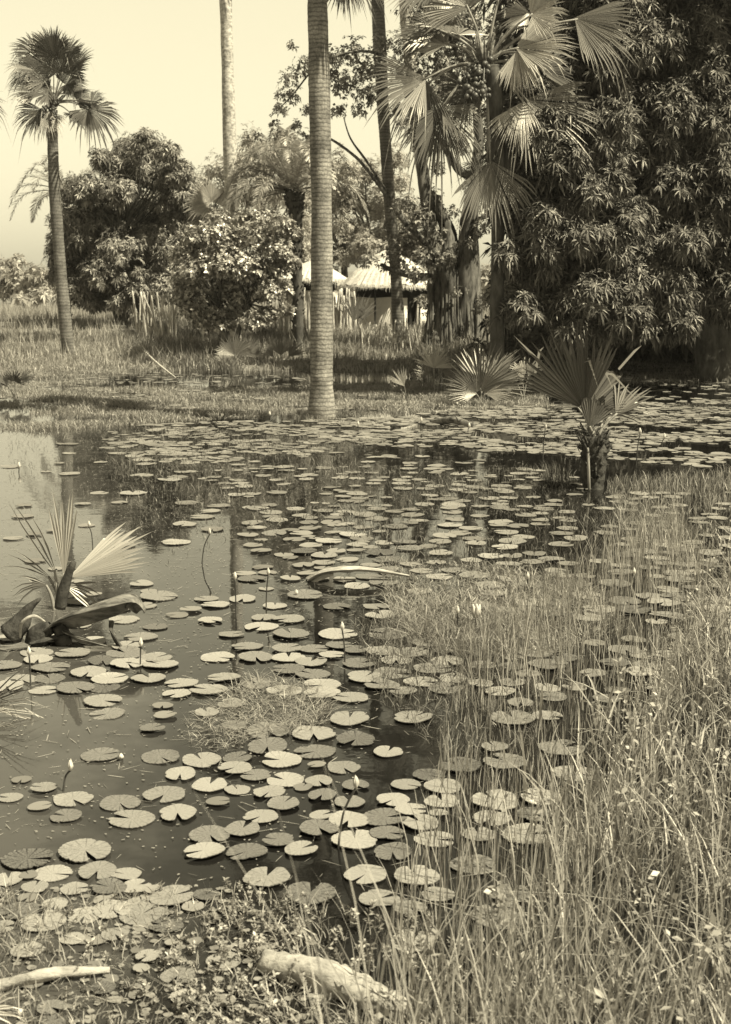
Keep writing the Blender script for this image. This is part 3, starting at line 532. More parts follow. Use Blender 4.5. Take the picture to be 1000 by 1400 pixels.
# big mango at the right: dark mass with hanging rosettes
def big_mango():
    d = 34; rg = local_rng(67); B = P(985, 470, d + 4); B[2] = gz(B[0], B[1]) - .2
    r = empty('mango_tree', B, 'huge dark mango tree filling the right edge, long leaves hanging in rosettes', 'tree'); mt = MB()
    tube(mt, [[0, 0, 0], [-.2, 0, 1.6], [-.5, .1, 3]], [.7, .5, .45], 14, 16, .12, 3)
    front = [(790, 285, 42), (745, 330, 34), (735, 368, 30), (770, 360, 36), (815, 320, 40), (760, 420, 34), (800, 400, 40), (850, 300, 38), (835, 165, 36), (800, 140, 26), (880, 190, 42), (840, 215, 36), (860, 130, 26), (920, 150, 44), (960, 100, 44), (985, 150, 44),
        (930, 255, 44), (980, 230, 44), (870, 360, 42), (915, 330, 42), (960, 320, 46), (1000, 300, 44), (900, 405, 40), (860, 425, 34), (940, 400, 42), (990, 395, 38), (985, 420, 30), (820, 445, 28), (885, 445, 26), (930, 440, 30), (720, 300, 26), (730, 260, 26), (770, 240, 32), (700, 350, 22), (750, 200, 24), (760, 165, 26), (790, 200, 28),
        (720, 420, 26), (780, 450, 24), (900, 60, 44), (960, 30, 46), (860, 60, 40), (820, 40, 36), (850, 10, 40), (910, -10, 46), (980, -20, 46), (780, 90, 30), (770, 50, 30), (740, 120, 26), (800, 0, 36), (740, 20, 26)]
    front += [(rg.uniform(705, 1000), rg.uniform(90, 455), rg.uniform(16, 30)) for _ in range(75)]
    cl = [(P(x + rg.uniform(-8, 8), y, d - 1.2 * math.sin((y / 480.) * 2.2) + (x - 850) * .008 + rg.uniform(-.9, .9)) - B, rr * S(d) * .82) for x, y, rr in front]
    right = [(x, y, 55) for x in range(1050, 1400, 62) for y in range(-40, 450, 62)]
    cl2 = [(P(x + rg.uniform(-15, 15), y, d + 4 + rg.uniform(-1.5, 1.5)) - B, rr * S(d) * .9) for x, y, rr in right]
    back = [(x, y, 60) for x in range(740, 1400, 75) for y in range(-170, 440, 75) if not (x < 900 and y < -120)]
    cl3 = [(P(x, y, d + 6.5 + rg.uniform(-1, 2)) - B, 1.4) for x, y, rr in back]
    top = [(P(x, -70 - 18 * rg.random(), d + dy) - B, 1.3) for x in range(830, 1300, 90) for dy in (0, 2.5)]
    mc = MB(); crown(mc, cl, 44, 11, .25, .042, .5, .6, .2, fine=True, low=-.8, jitter=.3, rg=rg)
    crown(mc, cl2, 9, 10, .32, .06, .55, .6, .2, low=-.4, rg=rg); crown(mc, cl3, 6, 8, .45, .14, .5, .5, .4, low=-.8, rg=rg); crown(mc, top, 6, 9, .4, .09, .5, .5, .3, rg=rg)
    limbs(mt, None, [np.array([-.5, .1, 3.]), np.array([-3, 0, 3.8]), np.array([-1, 0, 6.]), np.array([2, 0, 4.5])], cl[::2] + cl2[::3], .12, 5)
    for e_ in ([-3, 0, 3.8], [-1, 0, 6.], [2, 0, 4.5]): tube(mt, [[-.4, .1, 2.6], np.array(e_) * .6 + [0, 0, 1], e_], [.4, .28, .16], 9, 12, .1, 9)
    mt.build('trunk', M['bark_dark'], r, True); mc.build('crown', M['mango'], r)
big_mango()
# thicket filling the shade behind and under it
def thicket(name, label, cat, lst, d, mat, seed, dens=7, nl=7, Ln=.3, W=.07, rs=1.0, group=None, droop=.4, fill=.3, **kw):
    rg = local_rng(seed); cl = pxclumps(lst, d, rs, 1.0, rg); xs_ = sum(c[0] for c, r in cl) / len(cl); b = np.array([xs_, d, gz(xs_, d) - .1])
    r = empty(name, b, label, cat, group); mt = MB()
    for i, (c, rr) in enumerate(cl[:24]): tube(mt, [np.array([(c - b)[0] * .6, rg.uniform(-.2, .2), 0]), (c - b) * [.8, 1, .5], c - b], [.05, .035, .015], 5, 8, .05, i)
    mt.build('stem', M['bark_dark'], r, True); mc = MB(); crown(mc, [(c - b, rr) for c, rr in cl], dens, nl, Ln, W, droop, .4, fill, rg=rg, **kw); mc.build('foliage', M[mat], r); return r
thicket('mango_sapling', 'small bright-leaved sapling in front of the dark palm trunk right of the fig', 'bush', [(692, 398, 16), (675, 410, 14), (705, 412, 14), (690, 425, 16), (710, 430, 14), (682, 440, 12), (698, 405, 12)], 37, 'bush', 71, 26, 9, .26, .045, droop=.5)
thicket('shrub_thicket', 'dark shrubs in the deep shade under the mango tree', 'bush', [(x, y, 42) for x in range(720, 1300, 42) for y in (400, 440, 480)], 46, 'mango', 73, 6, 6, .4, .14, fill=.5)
thicket('low_shrub', 'low dark shrub at the foot of the mango tree behind the ground palms', 'bush', [(700, 470, 16), (735, 465, 20), (765, 470, 20), (800, 475, 20), (720, 490, 14), (680, 480, 12), (660, 470, 10)], 36, 'mango', 79, 10, 7, .28, .06)
# far bushes and trees
for i, (lst, d, lab) in enumerate([([(8, 372, 18), (-15, 375, 22), (20, 362, 14), (28, 385, 16), (5, 395, 18), (-35, 380, 24)], 120, 'hazy rounded tree far off at the left edge'), ([(48, 375, 16), (62, 382, 14), (38, 392, 14), (60, 398, 14), (75, 390, 12)], 112, 'small hazy tree beyond the field just left of the far-left trunk'),
        ([(100, 400, 14), (120, 405, 12), (85, 405, 10)], 100, 'low far bush behind the lone left palm'), ([(655, 395, 18), (672, 385, 16), (690, 395, 18), (705, 390, 16), (668, 372, 10)], 110, 'far sunlit tree seen through the gap between fig and right palm'),
        ([(30, 408, 8), (45, 410, 9), (58, 407, 8)], 95, 'low dark bush at the far edge of the field')]):
    thicket('distant_tree' if i != 4 else 'distant_bush', lab, 'tree' if i < 4 else 'bush', lst, d, 'tree_pale', 90 + i, 5, 6, .55, .2, group='far trees beyond the field')
far = [(rgL.uniform(-40, 1040), rgL.uniform(385, 402), 12) for _ in range(70)]
mbf = MB(); crown(mbf, [(P(x, y, 170 + rgL.uniform(-15, 15)), r * S(170)) for x, y, r in far], 2.2, 6, 1.0, .5, .3, rg=rgL); tag(mbf.build('far_wood', M['tree_pale']), 'far-off wood along the horizon', kind='stuff')
# ------------------------------------------------------------------ huts
def hut(label, d, cx, reave, y_eave, y_apex, wallw, seed, door=True):
    rg = local_rng(seed); c = P(cx, y_eave, d); g = gz(c[0], d); B = np.array([c[0], d, g]); r = empty('thatched_hut', B, label, 'hut', 'thatched huts behind the trees')
    ze = c[2] - g; za = P(cx, y_apex, d)[2] - g; re = reave * S(d); rw = wallw * S(d)
    mb = MB(); n = 96; rows = []
    prof = [(re, ze - .10), (re * .99, ze + .02), (re * .75, ze + (za - ze) * .34), (re * .5, ze + (za - ze) * .62), (re * .25, ze + (za - ze) * .85), (.03, za)]
    for j, (rr, zz) in enumerate(prof):
        a = np.arange(n) / n * 6.2832; jr = rg.normal(0, .035, n) * (j < 3) + .03 * np.sin(a * 5 + j); zj = rg.normal(0, .03, n) * (j < 2)
        rows.append(np.stack([(rr + jr) * np.cos(a), (rr + jr) * np.sin(a), zz + zj], 1))
    a = np.arange(n); b = (a + 1) % n; mb.add(np.concatenate(rows), np.concatenate([np.stack([i * n + a, i * n + b, (i + 1) * n + b, (i + 1) * n + a], 1) for i in range(len(prof) - 1)]))
    low = rows[0].copy(); inn = low * [.86, .86, 1] + [0, 0, .12]; mb.add(np.concatenate([low - [0, 0, .002], inn]), np.stack([a, a + n, b + n, b], 1))
    # straw fringe
    m = 1100; aa = rg.random(m) * 6.283; o = np.stack([re * 1.0 * np.cos(aa), re * 1.0 * np.sin(aa), np.full(m, ze)], 1) + rg.normal(0, .02, (m, 3)); dv = np.stack([np.cos(aa), np.sin(aa), -1.6 + rg.normal(0, .3, m)], 1) * rg.uniform(.06, .17, (m, 1)); sd = np.stack([-np.sin(aa), np.cos(aa), 0 * aa], 1) * .012
    mb.add(np.stack([o - sd, o + sd, o + dv], 1).reshape(-1, 3), np.arange(m)[:, None] * 3 + [[0, 1, 2]])
    mb.build('roof', M['thatch'], r)
    mw = MB(); gap = .34; a = np.linspace(-1.62 + .5, -1.62 + .5 + 6.2832 - (gap if door else 0), 60) + (gap * .5 if door else 0)
    if door: a = np.linspace(-math.pi / 2 + .62 + gap / 2, -math.pi / 2 + .62 - gap / 2 + 6.2832, 60)
    zt = ze - .55; V = []
    for rr in (rw, rw - .14):
        for zz in (-.1, zt): V.append(np.stack([rr * np.cos(a), rr * np.sin(a), np.full(60, zz) + (.02 * np.sin(a * 7) if zz > 0 else 0)], 1))
    V = np.concatenate(V); i = np.arange(59)
    mw.add(V, np.stack([i, i + 1, i + 61, i + 60], 1), np.stack([i + 121, i + 120, i + 180, i + 181], 1), np.stack([i + 60, i + 61, i + 181, i + 180], 1), [[0, 60, 180, 120], [59, 179, 239, 119][::1]])
    mw.build('wall', M['mud'], r, True)
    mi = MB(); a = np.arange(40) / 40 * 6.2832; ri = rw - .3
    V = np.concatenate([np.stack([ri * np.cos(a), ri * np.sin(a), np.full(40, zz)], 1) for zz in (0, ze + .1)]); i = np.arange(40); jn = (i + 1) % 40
    mi.add(V, np.stack([i, jn, jn + 40, i + 40], 1)); mi.build('inner_shade_drum', M['dark_hole'], r, True)  # dark drum added inside; its colour stands in for the hut's inner shade
    for k in range(12):
        aa = k / 12 * 6.283 + .2; x, y = (re * .9) * math.cos(aa), (re * .9) * math.sin(aa); mp = MB(); tube(mp, [[x, y, -.1], [x * 1.01, y, ze * .5], [x, y, ze + .05]], [.05, .045, .04], 6, 8, .1, k); mp.build('post', M['stake'] if k % 2 else M['dark_hole'], r, True)
    mx = MB()
    for k in range(40):
        aa = k / 40 * 6.283; tube(mx, [[rw * .8 * math.cos(aa), rw * .8 * math.sin(aa), ze + .35], [re * .98 * math.cos(aa), re * .98 * math.sin(aa), ze - .02]], .03, 5)
    mx.build('rafter', M['dark_hole'], r, True)
    return r
hut('round mud-walled hut with pale thatched roof right of the thick centre trunk', 62, 532, 66, 390, 340, 54, 101)
hut('second thatched hut with low roof half hidden behind the thick centre trunk', 66, 428, 46, 382, 356, 38, 103, False)
hut('small thatched roof seen between the fig stems and the palm trunk', 72, 600, 40, 388, 350, 32, 105, False)
# ------------------------------------------------------------------ fences of stakes
def stake_fence(label, d, x0, x1, n, ytop, ybot, seed, rad=.045, lean=.1, mat='stake', fork=.2, name='stake_fence'):
    rg = local_rng(seed); c = P((x0 + x1) / 2, ybot, d); g = gz(c[0], d); B = np.array([c[0], d, g]); r = empty(name, B, label, 'fence')
    for k in range(n):
        px = x0 + (x1 - x0) * (k + rg.uniform(.1, .9)) / n; b = P(px, ybot, d + rg.uniform(-.3, .3)); b[2] = gz(b[0], b[1]) - .1; h = P(px, ytop + rg.uniform(-.5, .35) * (ybot - ytop) * .5, d)[2] - b[2]
        t = b + [rg.normal(0, lean) * h, rg.normal(0, lean) * h, h]; m = (b + t) / 2 + rg.normal(0, .03, 3); rr = rad * rg.uniform(.6, 1.3); mb = MB(); tube(mb, [b - B, m - B, t - B], [rr, rr * .9, rr * .6], 6, 7, .12, k)
        if rg.random() < fork: tube(mb, [m - B, m - B + np.array([rg.choice([-1, 1]) * .12, 0, .2]), m - B + np.array([rg.choice([-1, 1]) * .16, 0, .45])], [rr * .6, rr * .5, rr * .3], 5)
        mb.build('stake', M[mat], r, True)
    return r
stake_fence('pale upright pole fence between the thick centre trunk and the hut', 58, 452, 486, 11, 402, 440, 111, .06, .04)
stake_fence('pale pole fence to the left of the thick centre trunk', 57, 372, 428, 16, 402, 440, 113, .055, .05)
stake_fence('rough pale stake fence standing in the field left of the bush', 56, 186, 242, 26, 402, 424, 115, .05, .16, fork=.5)
stake_fence('crooked stick fence in front of the hut wall', 50, 492, 590, 24, 440, 462, 117, .03, .16, fork=.6)
stake_fence('short crooked sticks at the foot of the fig tree', 46, 585, 665, 9, 458, 478, 119, .028, .15, fork=.6)
#PART3
# ------------------------------------------------------------------ low fan plants at the water
def ground_fan(label, base_px, fans, seed, leaf='fan', name='ground_palm', group='low fan-leaved palms at the waterline', z=0.0, prad=.012):
    rg = local_rng(seed); b = GT(base_px[0], base_px[1]) if base_px[1] < 560 and z == 0 else G(base_px[0], base_px[1], z); d = b[1]; r = empty(name, b - [0, 0, .03], label, 'palm', group); B = b - [0, 0, .03]
    for fr in fans:
        ox, oy, th, Rp, tl = fr[:5]; o = fr[5] if len(fr) > 5 else {}
        O = P(ox, oy, d + o.get('dy', tl * .3)) - B
        frond_fan(r, [rg.normal(0, .02), rg.normal(0, .02), 0], O, sdir(th, tl), np.array(o.get('N', (rg.uniform(-.3, .3), -1, .3))), Rp * S(d), M[o.get('mat', leaf)], prad, spread=o.get('spread', 180), n=o.get('n', 30), droop=o.get('droop', .12), fuse=o.get('fuse', .4), cup=o.get('cup', .1), fold=o.get('fold', .04), rg=rg, wid=o.get('wid', 1.))
    return r
ground_fan('broad pale fan-leaved palm at the waterline, largest of the low palms', (658, 549), [(657, 534, 88, 74, -.2, dict(spread=220, n=34, fuse=.32)), (668, 530, 38, 72, .3, dict(spread=110, n=22, fuse=.35)), (652, 538, 150, 54, -.4, dict(spread=120, n=20, fuse=.3)), (664, 538, 5, 40, -.3, dict(spread=70, n=12, mat='fan_pale')), (660, 530, 70, 80, .5, dict(spread=120, n=20))], 201)
ground_fan('small bright upright fan leaf behind and left of the broad low palm', (596, 541), [(593, 503, 82, 40, -.1, dict(spread=160, n=22, mat='fan_pale')), (604, 508, 40, 32, .2, dict(n=18)), (588, 512, 150, 26, 0, dict(n=14, spread=100))], 203)
ground_fan('tiny bright fan leaf leaning left nearest the thick centre trunk', (556, 543), [(553, 528, 118, 32, -.2, dict(spread=80, n=14, mat='fan_pale')), (560, 532, 30, 20, .2, dict(n=12, spread=100)), (548, 532, 160, 16, 0, dict(n=8, spread=60))], 205)
ground_fan('ragged dry fan plant between the broad low palm and the young stemmed palm', (716, 548), [(715, 520, 100, 52, .1, dict(spread=60, n=10, droop=.9, mat='fan_pale')), (722, 515, 60, 42, .1, dict(spread=70, n=10, droop=.8)), (708, 525, 130, 40, .2, dict(spread=70, n=10, droop=.7))], 207)
ground_fan('feathery round fan palm at the foot of the leafy bush', (324, 499), [(322, 486, 102, 34, -.1, dict(spread=200, n=36, fuse=.6)), (338, 488, 55, 38, .3, dict(spread=110, n=22)), (315, 488, 150, 26, .2, dict(spread=100, n=18))], 209)
ground_fan('soft fan palm just left of the thick centre trunk among grass', (386, 500), [(384, 486, 90, 34, 0, dict(spread=110, n=26)), (395, 488, 50, 36, .2, dict(spread=80, n=16)), (374, 488, 130, 28, .2, dict(spread=80, n=16))], 211)
ground_fan('small dark fan plant on the far left edge of the pond', (22, 545), [(20, 522, 75, 22, -.2, dict(mat='fan_dark', n=18)), (28, 520, 30, 24, 0, dict(mat='fan_dark', n=14, spread=90)), (10, 528, 120, 26, 0, dict(mat='fan_dark', n=14, spread=90))], 213)
ground_fan('spiky low palm by the hut left of its wall', (486, 470), [(484, 440, 85, 50, 0, dict(spread=80, n=18, droop=.3)), (490, 442, 60, 46, .2, dict(spread=50, n=10))], 215, z=.6)
# left foreground palm with two folded fans
ground_fan('low palm with a tall folded fan and a pale fan lying open at the left', (80, 832),
    [(88, 790, 88, 126, -.05, dict(spread=24, n=8, fuse=.55, mat='fan_pale', wid=1.1, droop=.02)), (78, 786, 117, 132, .1, dict(spread=30, n=3, fuse=.32, wid=.42, droop=.04, mat='fan')), (70, 790, 150, 92, .2, dict(spread=30, n=3, fuse=.32, wid=.42, mat='fan', droop=.1)),
     (94, 790, 27, 132, .15, dict(spread=58, n=17, fuse=.6, mat='fan_pale', N=(-.35, -.75, .7), droop=.1, cup=.05)), (88, 800, -20, 60, .1, dict(spread=60, n=6, droop=.3)), (66, 800, 175, 55, -.1, dict(spread=50, n=6, droop=.4, mat='fan_dark'))], 217, prad=.014)
ground_fan('spray of long narrow blades jutting in from the left edge above open water', (-22, 985),
    [(-22, 965, 38, 110, -.1, dict(spread=26, n=5, fuse=.2, wid=1.3, mat='fan_dark')), (-15, 968, 20, 100, 0, dict(spread=30, n=6, fuse=.2, droop=.35)), (-15, 972, 5, 110, .1, dict(spread=30, n=7, fuse=.2, droop=.3, mat='fan_pale')), (-15, 985, -15, 70, -.3, dict(spread=40, n=7, fuse=.2, droop=.3))], 219)
ground_fan('pale fan leaf curving out of the bottom left corner', (-30, 1420), [(-25, 1385, 15, 80, .1, dict(spread=60, n=7, fuse=.3, mat='fan_pale', droop=.5, wid=1.2))], 221)
# young stemmed palm in front
def young_palm():
    b = G(812, 668); d = b[1]; rg = local_rng(231); B = b - [0, 0, .1]; r = empty('young_fan_palm', B, 'young palm with a shaggy dark stump and one great folded fan, standing in the water', 'palm')
    q = lambda x, y, dy=0: P(x, y, d + dy) - B
    mt = MB(); tube(mt, [q(814, 676), q(812, 650), q(811, 620), q(812, 596)], [.13, .14, .17, .14], 12, 22, .2, 3)
    for k in range(260):
        t = rg.random(); a = k * 2.4; c = q(812, 665 - 62 * t); dv = np.array([math.cos(a), math.sin(a), rg.uniform(.1, 1.1)]); L_ = rg.uniform(.08, .24) * (.6 + .6 * t)
        tube(mt, [c + dv * [.1, .1, 0], c + dv * L_ + [0, 0, -.02]], [.035, .01], 5)
    mt.build('stump', M['stub'], r, True)
    sh = MB()
    blades(sh, np.tile(q(812, 602), (260, 1)) + rg.normal(0, .09, (260, 3)) * [1, 1, .8], rg.uniform(.05, .16, 260), .012, 2.0, rg); sh.build('fibres', M['stub'], r)
    mp = MB(); tube(mp, [q(806, 672, -.18), q(805, 640, -.2), q(804, 612, -.18)], [.018, .02, .014], 7, 10); mp.build('old_petiole', M['petiole'], r, True)
    frond_fan(r, q(811, 600), q(800, 560), sdir(112, -.1), (-.15, -1, -.25), 130 * S(d), M['fan_dark'], .022, spread=94, n=23, droop=.05, fuse=.52, cup=.1, fold=0, rg=rg)
    frond_fan(r, q(812, 600), q(801, 560, .05), sdir(60, .1), (-.15, -1, -.25), 84 * S(d), M['fan'], .02, spread=34, n=7, droop=.9, fuse=.75, cup=.1, fold=0, rg=rg)
    frond_fan(r, q(813, 600), q(806, 566, .1), sdir(30, .2), (-.1, -1, .5), 88 * S(d), M['fan_dark'], .022, spread=80, n=16, droop=.35, fuse=.5, cup=.1, rg=rg)
    frond_fan(r, q(815, 600), q(842, 568, .05), sdir(50, .4), (-.3, -1, .3), 72 * S(d), M['fan'], .02, spread=70, n=10, droop=.15, fuse=.4, rg=rg)
    frond_fan(r, q(815, 600), q(838, 560, .25), sdir(5, .1), (-.1, -.6, 1), 66 * S(d), M['fan'], .015, spread=50, n=9, droop=.25, fuse=.3, rg=rg)
    frond_fan(r, q(811, 600), q(792, 556, .1), sdir(168, .2), (0, -.6, .8), 62 * S(d), M['fan_dark'], .015, spread=60, n=14, droop=.9, fuse=.35, rg=rg)
    frond_fan(r, q(812, 598), q(806, 585, -.05), sdir(75, 0), (.3, -1, 0), 46 * S(d), M['fan_dark'], .02, spread=90, n=14, droop=0, fuse=.8, rg=rg)
    for (x0, y0, x1, y1, x2, y2, dy) in [(800, 495, 806, 493, 818, 530, -.15), (812, 497, 822, 494, 840, 536, -.12), (828, 510, 838, 512, 872, 548, -.1), (742, 500, 730, 486, 702, 458, .1), (732, 510, 738, 480, 744, 474, .1), (846, 505, 868, 480, 878, 472, .2)]:
        p0, p1, p2 = q(x0, y0, dy), q(x1, y1, dy), q(x2, y2, dy); s = nrm(np.cross(p2 - p0, [0, 1, 0])) * .016
        mb = MB(); mb.add([p0 - s, p0 + s, p1 + s, p1 - s, p2], [[0, 1, 2, 3]], [[3, 2, 4]]); mb.build('bent_blade', M['fan_pale'], r)
young_palm()
# ------------------------------------------------------------------ strap-leaved clumps
def strap_clump(label, px, py, wpx, hpx, n, seed, mat='strap', z=None, name='strap_leaved_plant', spread=.5):
    rg = local_rng(seed); b = GT(px, py) if z is None else G(px, py, z); d = b[1]; r_ = wpx * S(d) / 2
    mb = MB(); B = np.stack([rg.uniform(-r_, r_, n), rg.uniform(-r_ * .6, r_ * .6, n), np.zeros(n)], 1)
    blades(mb, B, rg.uniform(.45, 1.1, n) * hpx * S(d), .045, spread, rg, 3)
    for k in range(n // 8):
        c = B[k]; h = hpx * S(d) * .5; a = rg.uniform(0, 6.28); tube(mb, [c, c + [math.cos(a) * h * .2, math.sin(a) * h * .2, h * .7], c + [math.cos(a) * h * .7, math.sin(a) * h * .5, h * .5]], [.02, .012, .004], 4, 6)
    return tag(mb.build(name, M[mat], origin=b - [0, 0, .02]), label, 'plant', 'strap-leaved clumps on the far bank')
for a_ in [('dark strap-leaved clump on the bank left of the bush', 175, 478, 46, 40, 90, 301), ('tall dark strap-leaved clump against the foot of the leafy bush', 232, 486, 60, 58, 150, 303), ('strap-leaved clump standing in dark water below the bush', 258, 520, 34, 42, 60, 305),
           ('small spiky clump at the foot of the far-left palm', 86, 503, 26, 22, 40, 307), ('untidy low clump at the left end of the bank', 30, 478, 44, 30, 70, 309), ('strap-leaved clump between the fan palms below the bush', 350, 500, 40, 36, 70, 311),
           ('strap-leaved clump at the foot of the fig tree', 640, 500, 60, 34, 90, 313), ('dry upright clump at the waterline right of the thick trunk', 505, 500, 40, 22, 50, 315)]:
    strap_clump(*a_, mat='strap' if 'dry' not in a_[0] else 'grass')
# ------------------------------------------------------------------ grasses
PUD = []
def grass_patch(name, label, poly, n, h, wd, lean, mat, seed, seg=2, px=True, zoff=0.0, lean_dir=None, clump=0., leansd=1.):
    rg = local_rng(seed); pl = gpoly(poly) if px else poly; p = scatter_world(pl, n, rg)
    if clump:
        m = max(3, int(n / clump)); c = scatter_world(pl, m, rg); idx = rg.integers(0, m, n); p = c[idx] + rg.normal(0, .12 + .03 * clump ** .3, (n, 2))
    if seed in (407, 409, 441, 443, 403):
        for q in PUD: p = p[~inpoly(p[:, 0] + .5 * np.sin(p[:, 1] * 3), p[:, 1] + .25 * np.sin(p[:, 0] * 1.7), q)]
    if seed in (407, 441, 443, 409):
        nm = np.sin(p[:, 0] * 1.1 + 2) * np.cos(p[:, 1] * 2.1 + .4 * p[:, 0]) + .7 * np.sin(p[:, 0] * 2.7 + p[:, 1] * 3.3) + .4 * np.sin(p[:, 0] * 6.1 - p[:, 1] * 7.) ; p = p[nm > -.25 + rg.normal(0, .35, len(p))]
    n = len(p)
    z = np.maximum(tz(p[:, 0], p[:, 1]), 0) + zoff - .02
    nz = .65 + .35 * np.sin(p[:, 0] * 2.1 + seed) * np.cos(p[:, 1] * 1.3)
    mb = MB(); blades(mb, np.column_stack([p, z]), rg.uniform(h[0], h[1], n) * nz, wd, lean, rg, seg, lean_dir, leansd)
    return tag(mb.build(name, M[mat]), label, kind='stuff')
wp = lambda *a: list(a)
PUD.append([tuple(G(x, y)[:2]) for x, y in [(120, 514), (260, 509), (430, 509), (560, 511), (560, 520), (420, 528), (280, 532), (130, 522)]])
PUD.append([tuple(G(x, y)[:2]) for x, y in [(-30, 566), (60, 560), (90, 572), (40, 580), (-30, 582)]])
grass_patch('field_grass', 'tall pale grass in the field on the far left bank', wp((-30, 46), (3, 46), (8, 60), (8, 110), (-60, 110)), 60000, (.35, 1.0), .045, .3, 'grass_field', 401, 1, False)
grass_patch('bank_grass', 'grass and weeds on the far bank in front of the hut', wp((-17, 42), (6, 42), (8, 58), (-17, 58)), 36000, (.10, .5), .03, .5, 'grass', 403, 2, False)
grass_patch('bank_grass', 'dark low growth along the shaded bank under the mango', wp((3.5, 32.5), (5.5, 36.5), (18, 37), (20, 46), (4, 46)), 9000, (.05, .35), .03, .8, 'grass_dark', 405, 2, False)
grass_patch('marsh_grass', 'low marsh grass growing through the shallow water near the far bank', wp((-13, 26), (3.6, 27.5), (5, 34), (3.5, 41), (-17, 41)), 42000, (.02, .11), .014, 1.0, 'grass', 407, 2, False)
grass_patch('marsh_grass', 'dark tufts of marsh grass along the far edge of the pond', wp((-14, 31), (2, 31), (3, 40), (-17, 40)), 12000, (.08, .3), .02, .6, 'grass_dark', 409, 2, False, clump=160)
grass_patch('reed_bed', 'dark reedy growth under and in front of the leafy bush', [(140, 462), (250, 440), (420, 440), (430, 490), (300, 512), (180, 500)], 9000, (.3, .95), .03, .5, 'grass_dark', 453, 2, clump=50)
grass_patch('bank_grass', 'pale weeds in front of the hut', [(440, 440), (600, 440), (600, 485), (440, 485)], 7000, (.3, .9), .025, .6, 'grass', 455, 2, clump=30)
grass_patch('marsh_grass', 'pale grass band closing the far end of the pond', [(-20, 532), (300, 530), (560, 522), (740, 540), (760, 556), (560, 566), (420, 566), (200, 580), (100, 590), (-30, 592)], 70000, (.06, .26), .018, .8, 'grass', 441, 2)
grass_patch('marsh_grass', 'grass on the far shallows before the lone left palm', [(-30, 486), (150, 484), (260, 505), (140, 525), (-30, 530)], 30000, (.06, .24), .018, .9, 'grass', 443, 2)
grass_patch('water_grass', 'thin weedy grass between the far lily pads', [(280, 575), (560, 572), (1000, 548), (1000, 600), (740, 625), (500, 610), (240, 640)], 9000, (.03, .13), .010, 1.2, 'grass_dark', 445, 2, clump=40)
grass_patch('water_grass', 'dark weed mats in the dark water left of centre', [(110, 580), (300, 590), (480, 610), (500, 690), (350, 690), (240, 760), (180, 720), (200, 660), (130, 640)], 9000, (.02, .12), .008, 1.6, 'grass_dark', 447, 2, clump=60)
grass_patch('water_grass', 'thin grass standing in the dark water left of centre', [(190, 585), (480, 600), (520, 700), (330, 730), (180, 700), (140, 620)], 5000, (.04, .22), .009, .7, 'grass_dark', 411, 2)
grass_patch('water_grass', 'grass tufts round the foot of the thick centre trunk', [(405, 576), (478, 576), (474, 563), (408, 563)], 900, (.08, .36), .012, .5, 'grass_dark', 467, 2)
grass_patch('water_grass', 'sparse grass in the pale water at the left', [(10, 560), (130, 560), (330, 700), (560, 800), (420, 850), (200, 760), (10, 700)], 3500, (.03, .14), .006, .9, 'grass_dark', 413, 2)
grass_patch('water_grass', 'tangled grass mat in the middle of the pond', [(520, 765), (640, 770), (800, 800), (860, 860), (760, 900), (600, 900), (530, 850)], 9000, (.06, .26), .007, 1.1, 'grass', 415, 3)
grass_patch('water_grass', 'thin grass among the lily pads right of centre', [(450, 640), (760, 640), (900, 700), (960, 800), (700, 800), (480, 760)], 8000, (.04, .2), .008, .7, 'grass_dark', 417, 2)
grass_patch('water_grass', 'dark tangled mat of drowned grass beside the brightest lily pads', [(255, 985), (300, 950), (350, 925), (420, 935), (455, 970), (430, 1000), (350, 1010), (300, 1030), (262, 1020)], 2600, (.05, .2), .005, 1.8, 'grass', 419, 3)
grass_patch('water_grass', 'grass tuft standing among pads in the dark gap right of centre', [(480, 850), (700, 860), (760, 1000), (640, 1060), (520, 960)], 3500, (.06, .3), .005, .8, 'grass_dark', 421, 3)
grass_patch('water_grass', 'young grass at the right end of the pond', [(830, 660), (1040, 640), (1040, 760), (930, 800), (850, 740)], 3000, (.08, .32), .008, .5, 'grass', 423, 3)
near = [(3.0, 3.2), (-.15, 3.2), (.25, 4.6), (1.0, 6.4), (1.7, 8.2), (2.6, 10.5), (4.5, 14), (6.3, 17.5), (9.5, 18.5), (8.5, 3.2)]
grass_patch('near_grass', 'tall tangled grass of the near bank at the lower right', [(x + .15, y) for x, y in near], 48000, (.12, .72), .0075, .55, 'grass_near', 425, 3, False)
grass_patch('near_grass', 'scattered tall stems rising from the water in the foreground', [(-.1, 4.4), (.3, 6.0), (.6, 8.5), (1.6, 11), (3.6, 15), (3.0, 11), (2, 8), (1, 5), (.6, 4)], 2600, (.3, .8), .006, .25, 'grass_near', 427, 3, False)
grass_patch('near_grass', 'broad arching blades among the near bank grass', [(x + .1, y) for x, y in near], 5000, (.15, .6), .016, .9, 'grass_near', 449, 3, False, clump=14)
grass_patch('near_grass', 'flattened dry blades under the near bank grass', [(x - .1, y) for x, y in near], 6000, (.10, .35), .009, 2.4, 'grass_near', 451, 3, False)
grass_patch('near_grass', 'very tall wisps right before the lens', [(-.35, 1.7), (1.6, 1.7), (1.9, 3.0), (.1, 3.0)], 420, (.7, 1.75), .006, .35, 'grass_near', 457, 3, False)
grass_patch('near_grass', 'blurred grass close to the lens along the bottom edge', [(-.3, 2.9), (2.6, 2.9), (2.8, 4.4), (.1, 4.4)], 2600, (.3, .9), .007, .4, 'grass_near', 429, 3, False)
